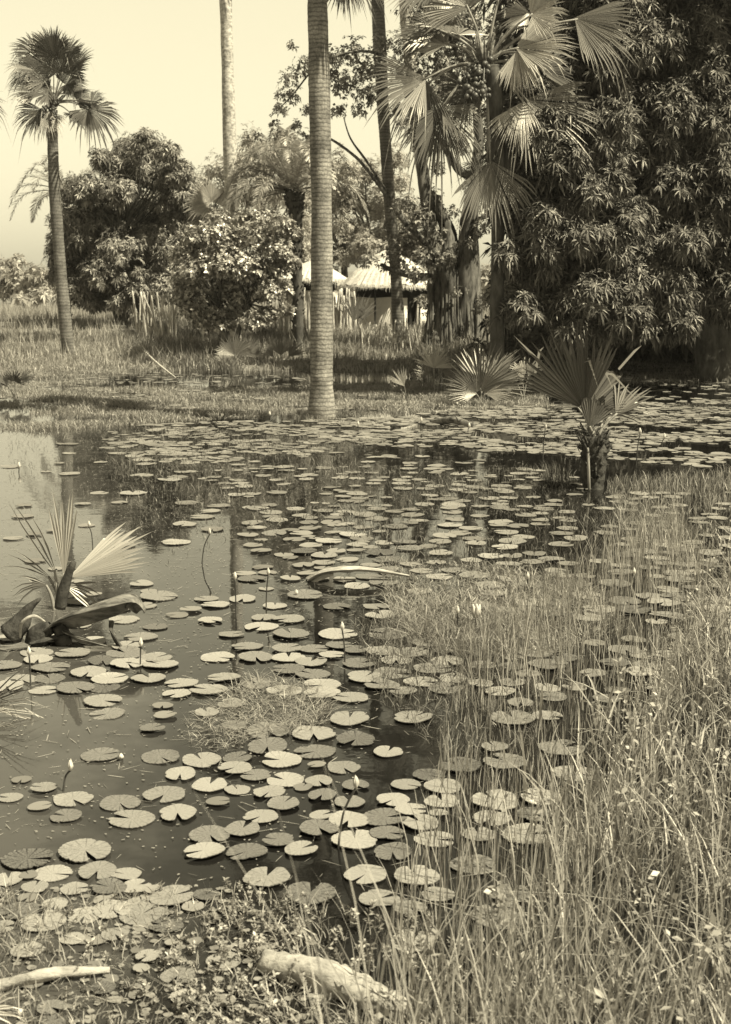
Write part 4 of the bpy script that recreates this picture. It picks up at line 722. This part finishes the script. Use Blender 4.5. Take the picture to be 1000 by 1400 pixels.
def sprigs(name, label, poly, n, hs, leaf, seed, mat='weed', px=True, per=9):
    rg = local_rng(seed); p = scatter_world(gpoly(poly) if px else poly, n, rg); mb = MB()
    z = np.maximum(tz(p[:, 0], p[:, 1]), 0)
    for i in range(n):
        h = rg.uniform(*hs); a = rg.uniform(0, 6.28); l = rg.uniform(.1, .9) * h; b = np.array([p[i, 0], p[i, 1], z[i] - .02]); t = b + [math.cos(a) * l, math.sin(a) * l, h]
        m = (b + t) / 2 + [0, 0, h * .12]; tube(mb, [b, m, t], [.003, .0025, .0012], 4, 4, cap=False)
        u = np.linspace(.25, 1, per)[:, None]; c = b * (1 - u) ** 2 + 2 * m * u * (1 - u) + t * u * u
        rosettes(mb, c, np.tile(nrm(t - b), (per, 1)) + rg.normal(0, .15, (per, 3)), 2, leaf, leaf * .5, .15, (40, 85), rg=rg)
    return tag(mb.build(name, M[mat]), label, kind='stuff')
sprigs('water_weed', 'small-leaved creeping weed spreading over the water at the bottom left', [(20, 1230), (110, 1225), (250, 1215), (330, 1180), (440, 1240), (420, 1420), (-40, 1420), (-20, 1240)], 130, (.02, .09), .024, 431)
grass_patch('water_grass', 'wispy grass threading the weeds at the bottom left', [(20, 1230), (250, 1215), (440, 1240), (500, 1420), (-40, 1420), (-20, 1240)], 2600, (.05, .28), .005, .8, 'grass_near', 465, 3)
sprigs('water_weed', 'leafy weed heads rising beside the pale log', [(230, 1270), (420, 1240), (640, 1260), (640, 1420), (230, 1420)], 120, (.03, .14), .026, 433)
sprigs('bank_weed', 'broad-leaved weeds mixed in the near bank grass', near, 1400, (.15, .6), .045, 435, px=False, per=7)
rgm = local_rng(441); p = scatter_world(gpoly([(-20, 1215), (300, 1210), (420, 1260), (460, 1420), (-60, 1420)]), 500, rgm); mb = MB()
for i in range(len(p)):
    r = rgm.uniform(.006, .022); a = np.arange(8) / 8 * 6.283 + rgm.random(); e_ = rgm.uniform(.6, 1); mb.add(np.concatenate([[[p[i, 0], p[i, 1], .006]], np.stack([p[i, 0] + r * np.cos(a), p[i, 1] + r * e_ * np.sin(a), .004 + .006 * rgm.random(8)], 1)]), [[0, k + 1, (k + 1) % 8 + 1] for k in range(8)])
tag(mb.build('floating_leaflets', M['pad_far']), 'tiny round floating leaves crowding the bottom left corner', kind='stuff')
# ------------------------------------------------------------------ water-lily pads
EXP = """247,1061,47 100,1094,55 164,1099,59 180,1121,66 243,1115,57 225,1088,60 287,1075,52 325,1081,38 369,1086,47 390,1068,52 436,1070,42 388,1102,48 357,1118,50 287,1144,60 332,1136,52 279,1167,59 337,1167,60 381,1152,45 412,1164,48 436,1135,55 477,1124,55 440,1116,36 117,1167,78 38,1178,72 365,1201,70 425,1225,72 500,1198,60 478,1098,46 72,1196,56 60,1080,38
217,817,53 295,828,40 261,835,32 288,850,36 357,858,50 398,868,56 332,820,40 418,815,50 461,831,40 462,868,55 395,848,45 213,858,36 50,893,48 100,895,50 172,895,55 70,914,55 142,941,45 141,961,53 147,977,50 223,967,32 226,980,33 209,998,36 242,950,42 204,929,48 306,928,48 248,936,48 298,900,48 350,900,50 395,900,50 425,907,46 428,923,50 316,963,38 283,976,36 480,955,50 138,1034,55 220,1036,58 276,1041,56 366,1001,64 429,1005,60 478,985,58 366,1023,62 385,1041,57 431,1029,60 325,1038,42 322,1053,48 350,1062,42 487,1014,54 470,1051,46 55,1105,34 90,1118,44
530,867,60 589,862,42 585,881,50 563,895,50 647,861,46 645,875,44 687,878,50 727,870,46 731,893,54 750,910,56 867,876,35 855,890,50 876,897,32 910,896,36 841,908,44 884,910,38 876,921,45 712,961,40 701,984,64 565,983,56 769,1023,68 629,1049,57 690,1043,62 531,1030,44 555,1075,43 606,1078,53 677,1098,68 740,1093,58 785,1060,66 676,1023,42 587,1062,46 620,891,24 520,843,42 515,830,38 537,921,55 592,916,55 620,929,43 522,939,50 867,835,50 854,823,46 914,843,52 954,828,36 802,816,42
538,1097,48 562,1110,46 575,1128,55 672,1121,56 732,1117,56 595,1149,58 722,1143,72 537,1167,58 519,1230,58 570,1200,66 600,1114,28 655,1142,48 560,1245,50 110,857,30 30,930,46 25,860,50 60,945,40 30,1068,30 14,1092,36"""
rgp = local_rng(501); pads = []   # x, y, radius
def try_pad(x, y, r, k):
    for (a, b, c) in pads[-4000:]:
        if (a - x) ** 2 + (b - y) ** 2 < ((r + c) * k) ** 2: return False
    pads.append((x, y, r)); return True
for t in EXP.split():
    x, y, wdt = map(float, t.split(',')); g = G(x, y); pads.append((g[0], g[1], wdt / 2 * S(math.hypot(g[1], CAMZ * .6))))
def fill(poly, n, r0, r1, k=.82, px=True):
    pl = gpoly(poly) if px else poly; p = scatter_world(pl, n * 3, rgp); c = 0
    for a, b in p:
        if try_pad(a, b, rgp.uniform(r0, r1), k): c += 1
        if c >= n: break
fill([(420, 700), (760, 690), (900, 740), (1010, 760), (1000, 850), (900, 850), (700, 850), (640, 830), (520, 810), (430, 790)], 130, .10, .15, .86)
fill([(560, 640), (800, 650), (880, 700), (760, 700), (450, 690), (430, 650)], 60, .07, .14, .8)
fill([(350, 690), (470, 700), (470, 800), (360, 790), (330, 740)], 22, .10, .15, .95)
fill([(0, 870), (200, 872), (230, 930), (60, 950), (0, 950)], 26, .10, .14, .72)
fill([(260, 880), (640, 880), (700, 950), (520, 960), (280, 950)], 26, .09, .13, .8)
fill([(440, 1060), (760, 1080), (700, 1250), (560, 1300), (430, 1120)], 22, .07, .12, .82)
fill([(250, 1050), (470, 1040), (500, 1160), (300, 1160)], 14, .05, .10, .85)
fill([(0, 1180), (180, 1190), (330, 1240), (150, 1290), (0, 1280)], 34, .04, .10, .72)
fill([(0, 1280), (300, 1250), (400, 1290), (330, 1400), (0, 1400)], 22, .025, .07, .8)
fill([(640, 880), (960, 870), (900, 960), (740, 1000), (660, 940)], 20, .08, .12, .85)
fill([(60, 600), (240, 600), (260, 680), (110, 680)], 9, .14, .2, 1.3)
fill([(250, 680), (420, 690), (350, 760), (220, 740)], 8, .12, .16, 1.2)
nn_ = len(pads)
fill([(830, 675), (1040, 670), (1040, 870), (850, 850)], 60, .09, .14, .82)
fill([(0, 700), (30, 690), (230, 740), (330, 830), (220, 870), (0, 800)], 16, .08, .13, 1.2)
fill([(60, 800), (330, 790), (330, 1000), (230, 1010), (90, 1000)], 12, .07, .12, .95)
fill([(330, 700), (520, 700), (520, 800), (330, 860)], 26, .07, .14, .85)
fill([(0, 640), (120, 600), (240, 690), (60, 700)], 8, .08, .14, 1.3)
# dense far belt
def fillfast(poly, n, r0, r1, k=.8):
    p = scatter_world(gpoly(poly), n * 4, rgp); cell = {}; out = []; nzv = np.sin(p[:, 0] * 1.3 + 1) * np.cos(p[:, 1] * 1.9) + .6 * np.sin(p[:, 0] * 3.1 + p[:, 1] * 2.3) + .5 * np.sin(p[:, 1] * 5.3 - p[:, 0]); p = p[nzv > -.35 + rgp.normal(0, .25, len(p))]
    for a, b in p:
        r = rgp.uniform(r0, r1); ci, cj = int(a // .5), int(b // .5); ok = True
        for i in (-1, 0, 1):
            for j in (-1, 0, 1):
                for (x, y, c) in cell.get((ci + i, cj + j), ()):
                    if (x - a) ** 2 + (y - b) ** 2 < ((r + c) * k) ** 2: ok = False
        if ok: cell.setdefault((ci, cj), []).append((a, b, r)); out.append((a, b, r))
        if len(out) >= n: break
    pads.extend(out)
fillfast([(200, 580), (560, 570), (620, 558), (1060, 545), (1060, 610), (960, 640), (740, 620), (500, 610), (240, 640), (150, 620), (150, 590)], 1500, .05, .17, .62)
fillfast([(200, 620), (480, 610), (760, 640), (700, 690), (420, 700), (250, 690)], 110, .05, .15, .7)
fillfast([(840, 512), (1060, 508), (1060, 548), (850, 556)], 90, .08, .17, .8)
fillfast([(0, 500), (420, 515), (600, 530), (560, 560), (200, 565), (0, 545)], 420, .06, .17, .7)
def pad_mesh(seed):
    rg = local_rng(seed); cu = seed % 3 == 1; ca = rg.uniform(0, 6.28); n = 56; gap = R_(rg.uniform(12, 30)); mb = MB(); a = np.linspace(gap / 2, 2 * math.pi - gap / 2, n + 1)
    e_ = rg.uniform(.9, 1.0); sc = 1 + .022 * np.where(np.arange(n + 1) % 2, 1, -1) * rg.uniform(.2, 1.2, n + 1) + .025 * np.sin(a * 3 + seed) + .02 * np.sin(a * 5 + seed * 2)
    sc = sc * (1 - .10 * np.exp(-((a - gap / 2) / .12) ** 2) - .10 * np.exp(-((a - 2 * math.pi + gap / 2) / .12) ** 2))
    for _ in range(rg.integers(0, 3)): sc = sc * (1 - rg.uniform(.06, .2) * np.exp(-((a - rg.uniform(.5, 5.8)) / rg.uniform(.06, .14)) ** 2))
    V = [[.04, 0, 0]]; rows = (.5, .85, 1.0)
    zz = [.0, .012 * rg.random(), .012 * rg.random()]
    for j, rr in enumerate(rows):
        z = (.16 if cu else .03) * np.clip(np.cos(a - ca) - .55, 0, 1) * rr ** 3 * (rr > .6) + .010 * np.sin(a * 2 + seed) * rr + (.02 * (rr > .9)) * np.clip(np.sin(a * 4 + seed * 3), 0, 1) + zz[j]
        V += list(np.stack([rr * sc * np.cos(a), rr * sc * np.sin(a) * e_, z], 1))
    m = n + 1; V = np.array(V); top = len(V); V = np.concatenate([V, V[1 + 2 * m:1 + 3 * m] * [.985, .985, 1] - [0, 0, .045]])
    i = np.arange(n)
    mb.add(V, np.stack([0 * i, i + 1, i + 2], 1), np.concatenate([np.stack([1 + j * m + i, 1 + (j + 1) * m + i, 1 + (j + 1) * m + i + 1, 1 + j * m + i + 1], 1) for j in (0, 1)] + [np.stack([1 + 2 * m + i, top + i, top + i + 1, 1 + 2 * m + i + 1], 1)]))
    return mb
srcs = []
def pad_label(px, py):
    if py < 705: return 'small lily pad in the loose belt across the dark reflections', 'pads across the dark reflections'
    if px > 425 and py < 860: return 'round lily pad in the crowded right half of the pond beyond the grass mat', 'pads of the crowded right half'
    if px < 230 and py < 1010: return 'lily pad at the left between the black fallen frond base and the open water', 'pads by the black frond base'
    if px < 265: return 'notched lily pad floating on the grey open water at the lower left', 'pads on the open water lower left'
    if py < 860: return 'lily pad in the pale water between the left palm and the pale fallen frond', 'pads in the pale water left of centre'
    if px < 510 and py < 975: return 'lily pad in the broad band behind the drowned grass mat', 'pads behind the drowned grass mat'
    if px < 500 and py < 1255: return 'bright scalloped lily pad in the cluster over black water at the front', 'bright cluster of pads at the front'
    if py < 955: return 'lily pad in the band in front of the grass mat right of centre', 'pads in front of the grass mat'
    return 'lily pad half veiled by the tall near grass at the lower right', 'pads veiled by the near grass'
def proj(x, y, z=0.):
    v = np.array([x, y, z - CAMZ]); zc = v[1] * cp - v[2] * sp; yc = v[1] * sp + v[2] * cp
    return 500 + F * v[0] / zc, 700 - F * yc / zc, zc
order = sorted(range(len(pads)), key=lambda i: -pads[i][2] / proj(*pads[i][:2])[2])
vis = [i for i in order if -15 < proj(*pads[i][:2])[0] < 1015 and proj(*pads[i][:2])[1] < 1405]
ind = set(vis[:296])
V6 = [pad_mesh(600 + k) for k in range(16)]
for k, m in enumerate(V6):
    m.V = np.concatenate(m.v)
meshes = []
special = {(425, 1225): 'heart-shaped lily pad, deeply notched, nearest the pale log', (117, 1167): 'largest lily pad on the open water at the lower left, broad and pale', (712, 961): 'lone small lily pad in the dark gap above the broad pad right of centre',
           (701, 984): 'broad lone lily pad over dark water right of centre', (769, 1023): 'broad lily pad farthest right of those in front of the near grass', (138, 1034): 'lily pad beside a white fallen bud on open water at the left',
           (243, 1115): 'rightmost of three lily pads in a row on the open water', (365, 1201): 'large curled-edge lily pad directly above the heart-shaped one', (223, 967): 'small lily pad, upper of two little ones stacked on the open water', (209, 998): 'small solitary lily pad below the two stacked little ones'}
spw = {}
for (x, y), s_ in special.items():
    g = G(x, y); spw[(round(g[0], 2), round(g[1], 2))] = s_
mbs = MB(); count = 0
for i in order:
    x, y, r = pads[i]
    if tz(np.array([x]), np.array([y]))[0] > -.02 and y < 20: pass
    rot = rgp.uniform(0, 6.283); v = rgp.integers(0, 16); z = .006 + rgp.uniform(0, .012); tx, ty = rgp.normal(0, .02, 2)
    if i in ind:
        if len(meshes) <= v or True:
            key = 'pad%d' % v
            if key not in globals():
                o = V6[v].build('water_lily_pad', M['pad'], smooth=False); globals()[key] = o; first = o
            else:
                o = globals()[key].copy(); COL.objects.link(o)
        px, py, _ = proj(x, y)
        sx = (round(x, 2), round(y, 2))
        if sx in spw: rot = R_(80) if 'heart' in spw[sx] else rot
        o.location = (x, y, z); o.rotation_euler = (tx, ty, rot); o.scale = (r, r, r)
        if sx in spw: tag(o, spw[sx], 'lily pad', 'water lily pads')
        else: lb, gp = pad_label(px, py); tag(o, lb, 'lily pad', gp)
    else:
        V = V6[v].V * r; c, s_ = math.cos(rot), math.sin(rot)
        W = np.stack([V[:, 0] * c - V[:, 1] * s_ + x, V[:, 0] * s_ + V[:, 1] * c + y, V[:, 2] + z + V[:, 0] * tx + V[:, 1] * ty], 1)
        mbs.add(W, *[np.concatenate(V6[v].f[k]) for k in (3, 4) if V6[v].f[k]])
tag(mbs.build('distant_lily_pads', M['pad_far']), 'belt of small far water lily pads', kind='stuff')
print('pads', len(pads), 'visible', len(vis))
def flat_bits(name, label, poly, n, r0, r1, asp, mat, seed):
    rg = local_rng(seed); p = scatter_world(gpoly(poly), n, rg); r = rg.uniform(r0, r1, n); th = rg.random(n) * 3.14; u = np.stack([np.cos(th), np.sin(th), 0 * th], 1) * r[:, None]; v = np.stack([-np.sin(th), np.cos(th), 0 * th], 1) * r[:, None] * asp
    c = np.column_stack([p, .003 + .004 * rg.random(n)]); k = np.array([[1, 0], [.6, .8], [-.6, .8], [-1, 0], [-.6, -.8], [.6, -.8]]); V = np.concatenate([c[:, None, :]] + [(c + u * a + v * b)[:, None, :] for a, b in k], 1).reshape(-1, 3)
    V[:, 2] += rg.uniform(0, .002, len(V)); b = np.arange(n)[:, None] * 7; mb = MB(); mb.add(V, *[b + [[0, q + 1, (q + 1) % 6 + 1]] for q in range(6)]); return tag(mb.build(name, M[mat]), label, kind='stuff')
flat_bits('pond_scum', 'specks of scum and duckweed drifting on the open water', [(-20, 580), (150, 570), (480, 700), (560, 860), (480, 1100), (300, 1250), (-20, 1300)], 9000, .003, .011, .7, 'pad_far', 461)
flat_bits('floating_straw', 'short broken straws floating on the water', [(-20, 560), (700, 600), (800, 900), (560, 1250), (-20, 1300)], 3500, .02, .07, .05, 'grass', 463)
# ------------------------------------------------------------------ lily buds on stalks
buds = [(42, 884, 938, 'closed lily bud on a dark stalk in front of the black frond base'), (192, 872, 911, 'lily bud on a dark stalk below the tip of the black frond base'), (472, 850, 908, 'lily bud on a dark upright stalk in the centre band of pads'),
        (276, 722, 770, 'lily bud on a bent stalk right of the pale open fan'), (323, 782, 846, 'left of the two tall buds standing by the dark trunk reflection'), (364, 776, 832, 'right of the two tall buds standing by the dark trunk reflection'),
        (650, 826, 862, 'wide pale lily flower opening beside the grass mat'), (626, 828, 868, 'thin lily bud just left of the pale opening flower'), (86, 1038, 1082, 'pale lily bud on a leaning stalk over the open water at the lower left'), (406, 806, 816, 'small white bud in front of the pale fallen frond'),
        (868, 776, 818, 'lily bud on a dark stalk among pads at the right'), (722, 782, 812, 'lily bud on a dark stalk behind the grass mat at the right'), (127, 712, 745, 'thin lily bud behind the pale open fan'), (168, 1030, 1040, 'white bud lying beside a pad on the open water'),
        (462, 1060, 1160, 'tall blurred lily bud over the bright front cluster'), (333, 525, 535, 'white bud far off on the dark pool below the bush'), (26, 632, 646, 'white flower on the pale water at the left edge'), (742, 578, 640, 'thin pale reed stalk in the far belt of pads'), (870, 585, 640, 'thin reed stalk in the far belt right of the young palm'),
        (905, 592, 612, 'white bud standing in the far belt of pads at the right'), (850, 545, 560, 'white bud at the shaded edge under the mango'), (640, 578, 592, 'white bud in the far belt below the broad low palm'), (575, 570, 590, 'white bud in the far belt left of the broad low palm'), (490, 575, 592, 'white bud right of the thick trunk base'), (370, 562, 576, 'white bud left of the thick trunk base')]
for i, (x, y0, y1, lab) in enumerate(buds):
    rg = local_rng(700 + i); b = G(x, y1) - [0, 0, .03]; d = b[1]; h = P(x, y0, d)[2] - b[2]; r = empty('lily_bud', b, lab, 'lily bud', 'water lily buds on stalks'); ms = MB(); sx = rg.normal(0, .06) * h
    if i in (8, 14, 3): sx = .22 * h
    far_ = d > 18; k = 1.5 if far_ else 1; bl = min(.06 * k, h * .45); br = .012 * k
    if i == 6: bl, br = .10, .03
    top = np.array([sx, 0, h - bl]); tube(ms, [[0, 0, 0], [sx * .3, .01, h * .5], top], [.006 * k, .005 * k, .006 * k], 6, 9); ms.build('stalk', M['stalk'], r, True)
    mu = MB()
    for q in range(5 if i != 6 else 7):
        a = q * 6.283 / 5; o = np.array([math.cos(a), math.sin(a), 0]); op = .25 if i != 6 else 1.0
        tube(mu, [top, top + o * br * .6 + [0, 0, bl * .4], top + o * br * op + [0, 0, bl * rg.uniform(.9, 1.05)]], [br * .5, br * .75, br * .1], 6, 7)
    mu.build('bud', M['bud'], r, True)
# ------------------------------------------------------------------ fallen wood and frond bases
def log(label, pts, rad, mat, seed, name='fallen_log', rough=.1, snags=4, wrap=None):
    pts = [np.array(p, float) for p in pts]; B = pts[0]; mb = MB(); rg = local_rng(seed); tube(mb, [p - B for p in pts], rad, 14, 30, rough, seed)
    r = empty(name, B, label, 'log'); mb.build('stem', M[mat], r, True)
    for k in range(snags):
        t = rg.uniform(.15, .85); i = min(int(t * (len(pts) - 1)), len(pts) - 2); u = t * (len(pts) - 1) - i; c = pts[i] * (1 - u) + pts[i + 1] * u - B; a = rg.uniform(0, 3.1); R0 = rad[len(rad) // 2]
        v = np.array([rg.normal(0, .5), math.cos(a), abs(math.sin(a)) + .2]); ms = MB(); tube(ms, [c, c + v * R0 * 1.3, c + v * R0 * 1.3 + [rg.normal(0, .05), 0, R0 * .8]], [R0 * .3, R0 * .18, R0 * .06], 6, 6, .1); ms.build('snag', M[mat], r, True)
    return r
g1, g2 = G(380, 1318, .035), G(540, 1374, .02)
log('pale weathered log lying at the bottom centre among the grass', [g1 + [-.06, .03, 0], (g1 * .65 + g2 * .35) + [0, 0, .01], (g1 * .3 + g2 * .7) + [0, 0, .0], g2 + [.05, -.03, -.02]], [.035, .06, .072, .055, .06, .04], 'wood_pale', 801, snags=0, rough=.22)
g1, g2 = G(-20, 1352, .02), G(150, 1326, .02)
log('half sunken pale log at the bottom left corner', [g1, (g1 + g2) / 2 + [0, 0, .02], g2], [.024, .022, .012], 'wood_pale', 803, snags=0, rough=.2)
g1, g2 = G(195, 496), G(240, 516)
log('thin fallen stick leaning at the far left water edge', [g1 + [0, .2, .45], (g1 + g2) / 2 + [0, 0, .2], g2], [.03, .035, .02], 'stake', 805, snags=1, name='fallen_branch')
g1, g2 = G(590, 578), G(650, 584)
log('low dark log among the far lily pads below the broad palm', [g1, (g1 + g2) / 2 + [0, 0, .1], g2], [.05, .08, .04], 'dead', 807, snags=1)
g1, g2 = G(470, 503), G(545, 502)
log('dark fallen frond stalk on the far shore right of the thick trunk', [g1, (g1 + g2) / 2 + [0, 0, .12], g2 + [0, 0, .1]], [.03, .07, .05], 'dead', 809, snags=2, name='fallen_branch')
# curled sheaths
def sheath(mb, pts, wid, curl, k=9, th=.012, roll=None):
    p = smooth_path(pts, 26); t = nrm(np.gradient(p, axis=0)); n = len(p); w_ = np.interp(np.linspace(0, 1, n), np.linspace(0, 1, len(wid)), wid); c_ = np.interp(np.linspace(0, 1, n), np.linspace(0, 1, len(curl)), curl)
    ro = np.interp(np.linspace(0, 1, n), np.linspace(0, 1, len(roll)), roll) if roll else np.zeros(n); rows = []; rows2 = []
    for i in range(n):
        s = nrm(np.cross(t[i], [0, 0, 1])); u = np.cross(s, t[i]); s, u = s * math.cos(ro[i]) + u * math.sin(ro[i]), u * math.cos(ro[i]) - s * math.sin(ro[i])
        a = np.linspace(-1, 1, k); ang = a * c_[i]; R = w_[i] / max(c_[i], .05) / 2
        o = p[i] + np.outer(R * np.sin(ang), s) + np.outer(R * (np.cos(ang) - 1), u); rows.append(o); rows2.append(p[i] + np.outer((R - th) * np.sin(ang), s) + np.outer((R - th) * np.cos(ang) - R, u))
    V = np.concatenate(rows + rows2); a = np.arange(k - 1); m = n * k; Q = []
    for i in range(n - 1):
        Q.append(np.stack([i * k + a, i * k + a + 1, (i + 1) * k + a + 1, (i + 1) * k + a], 1)); Q.append(np.stack([m + i * k + a + 1, m + i * k + a, m + (i + 1) * k + a, m + (i + 1) * k + a + 1], 1))
        for e_ in (0, k - 1): Q.append(np.array([[i * k + e_, (i + 1) * k + e_, m + (i + 1) * k + e_, m + i * k + e_]]))
    Q.append(np.stack([a, m + a, m + a + 1, a + 1], 1)); b = (n - 1) * k; Q.append(np.stack([b + a + 1, m + b + a + 1, m + b + a, b + a], 1))
    mb.add(V, np.concatenate(Q))
def dead_base():
    B = G(62, 880); d = B[1]; r = empty('fallen_frond_base', B, 'curled black fallen frond base arching over the pads at the left', 'fallen frond'); q = lambda x, y, dy=0: P(x, y, d + dy) - B
    mb = MB(); sheath(mb, [q(58, 862), q(78, 850), q(110, 836, -.05), q(150, 820, -.05), q(180, 812), q(197, 832, .05)], [.10, .2, .26, .30, .28, .16], [.6, .9, 1.3, 1.7, 1.9, 1.8], roll=[.3, .5, .7, .7, .6, .5]); mb.build('sheath', M['dead'], r, True)
    mb = MB(); sheath(mb, [q(45, 878), q(66, 872), q(92, 866)], [.2, .26, .12], [1.4, 1.6, 1.4], roll=[.8, .8, .8]); tube(mb, [q(50, 890), q(54, 868), q(70, 858)], [.09, .08, .05], 9, 10, .12); tube(mb, [q(88, 888), q(86, 868), q(78, 856)], [.06, .06, .04], 9, 8, .12); mb.build('butt', M['stub'], r, True)
    mb = MB(); sheath(mb, [q(92, 862), q(112, 872, -.1), q(148, 882, -.15)], [.12, .09, .02], [.8, .9, .6], roll=[.6, .8, .8]); mb.build('splinter', M['dead'], r, True)
    mb = MB(); sheath(mb, [q(154, 848, -.05), q(155, 864, -.08), q(168, 884, -.1)], [.05, .06, .10], [1, 1, 1.2], roll=[.8, .8, .8]); mb.build('splinter', M['stub'], r, True)
    mb = MB(); tube(mb, [q(14, 868), q(30, 850), q(40, 832), q(56, 818)], [.09, .07, .035, .01], 8, 12, .1); mb.build('splinter', M['stub'], r, True)
    mb = MB(); tube(mb, [q(82, 832), q(86, 812), q(96, 780), q(102, 768)], [.04, .045, .028, .02], 8, 10, .06); mb.build('splinter', M['stub'], r, True)
    mb = MB(); tube(mb, [q(28, 872, -.2), q(30, 852, -.25), q(46, 842, -.25), q(62, 850, -.2)], [.008, .012, .012, .006], 6, 14); mb.build('splinter', M['wood_pale'], r, True)
dead_base()
def pale_base():
    B = G(425, 795); d = B[1]; r = empty('fallen_frond_base', B, 'pale curved fallen frond base lying in the middle of the pond', 'fallen frond'); q = lambda x, y, dy=0: P(x, y, d + dy) - B
    mb = MB(); sheath(mb, [q(420, 792), q(440, 779), q(475, 774), q(510, 776), q(560, 786)], [.07, .13, .15, .12, .05], [.8, 1.3, 1.4, 1.3, 1], roll=[.4] * 5); mb.build('sheath', M['wood_pale'], r, True)
    mb = MB(); sheath(mb, [q(424, 796), q(440, 786), q(456, 784)], [.06, .1, .04], [1, 1.4, 1], roll=[-.5] * 3); mb.build('sheath', M['wood_pale'], r, True)
pale_base()
g = G(165, 935)
mb = MB(); q = lambda x, y, dy=0: P(x, y, g[1] + dy) - g
sheath(mb, [q(150, 918), q(170, 930), q(196, 944)], [.05, .14, .03], [.8, 1.2, .6], roll=[.5] * 3); sheath(mb, [q(110, 915), q(124, 922), q(136, 930)], [.03, .09, .02], [.8, 1.2, .6], roll=[.4] * 3)
tag(mb.build('sunken_frond', M['stub'], smooth=True, origin=g), 'black sunken frond piece among pads below the curled frond base', 'fallen frond')
# twigs in the open water
tw = [(10, 1065, 50, 1082, 95, 1092), (5, 1100, 40, 1120, 70, 1140), (60, 965, 110, 962, 180, 958), (120, 975, 170, 972, 240, 966), (262, 1060, 285, 1072, 300, 1090), (130, 1060, 140, 1085, 150, 1100), (600, 975, 640, 968, 700, 962), (390, 835, 420, 828, 455, 838)]
for i, t in enumerate(tw):
    a, b, c = G(t[0], t[1]), G(t[2], t[3]), G(t[4], t[5]); mb = MB(); tube(mb, [[0, 0, 0], b - a + [0, 0, .03], c - a + [0, 0, .015]], [.012, .008, .004], 6, 12, .1, i); tube(mb, [b - a + [0, 0, .03], (b - a + c - a) / 2 + [.03, .05, .10]], [.006, .002], 5)
    tag(mb.build('floating_twig', M['stub' if i != 6 else 'wood_pale'], smooth=True, origin=a + [0, 0, .01]), ['dark forked twig at the lower left edge', 'dark twig crossing the lower left corner of open water', 'straight dark twig right of the spray of blades', 'longest dark twig on the open water left', 'short dark twig below the pads at left of the bright cluster', 'small dark twig near the leaning pale bud', 'pale straight twig by the lone small pad', 'crooked twig in front of the pale fallen frond'][i], 'twig', 'twigs in the water')

# ------------------------------------------------------------------ haze
hz = bpy.data.materials.new('haze_air'); hz.use_nodes = True; nt = hz.node_tree; nt.nodes.clear()
o_ = nt.nodes.new('ShaderNodeOutputMaterial'); pv = nt.nodes.new('ShaderNodeVolumePrincipled'); pv.inputs['Density'].default_value = .00025; pv.inputs['Color'].default_value = (.95, .93, .88, 1); pv.inputs['Anisotropy'].default_value = .3
nt.links.new(pv.outputs[0], o_.inputs['Volume'])
mb = MB(); X0, X1, Y0, Y1, Z0, Z1 = -520, 520, -60, 920, -2, 24
mb.add([(x, y, z) for z in (Z0, Z1) for x, y in ((X0, Y0), (X1, Y0), (X1, Y1), (X0, Y1))], [[0, 3, 2, 1], [4, 5, 6, 7], [0, 1, 5, 4], [1, 2, 6, 5], [2, 3, 7, 6], [3, 0, 4, 7]])
tag(mb.build('haze', hz), 'thin warm haze over the pond and far trees', kind='stuff')
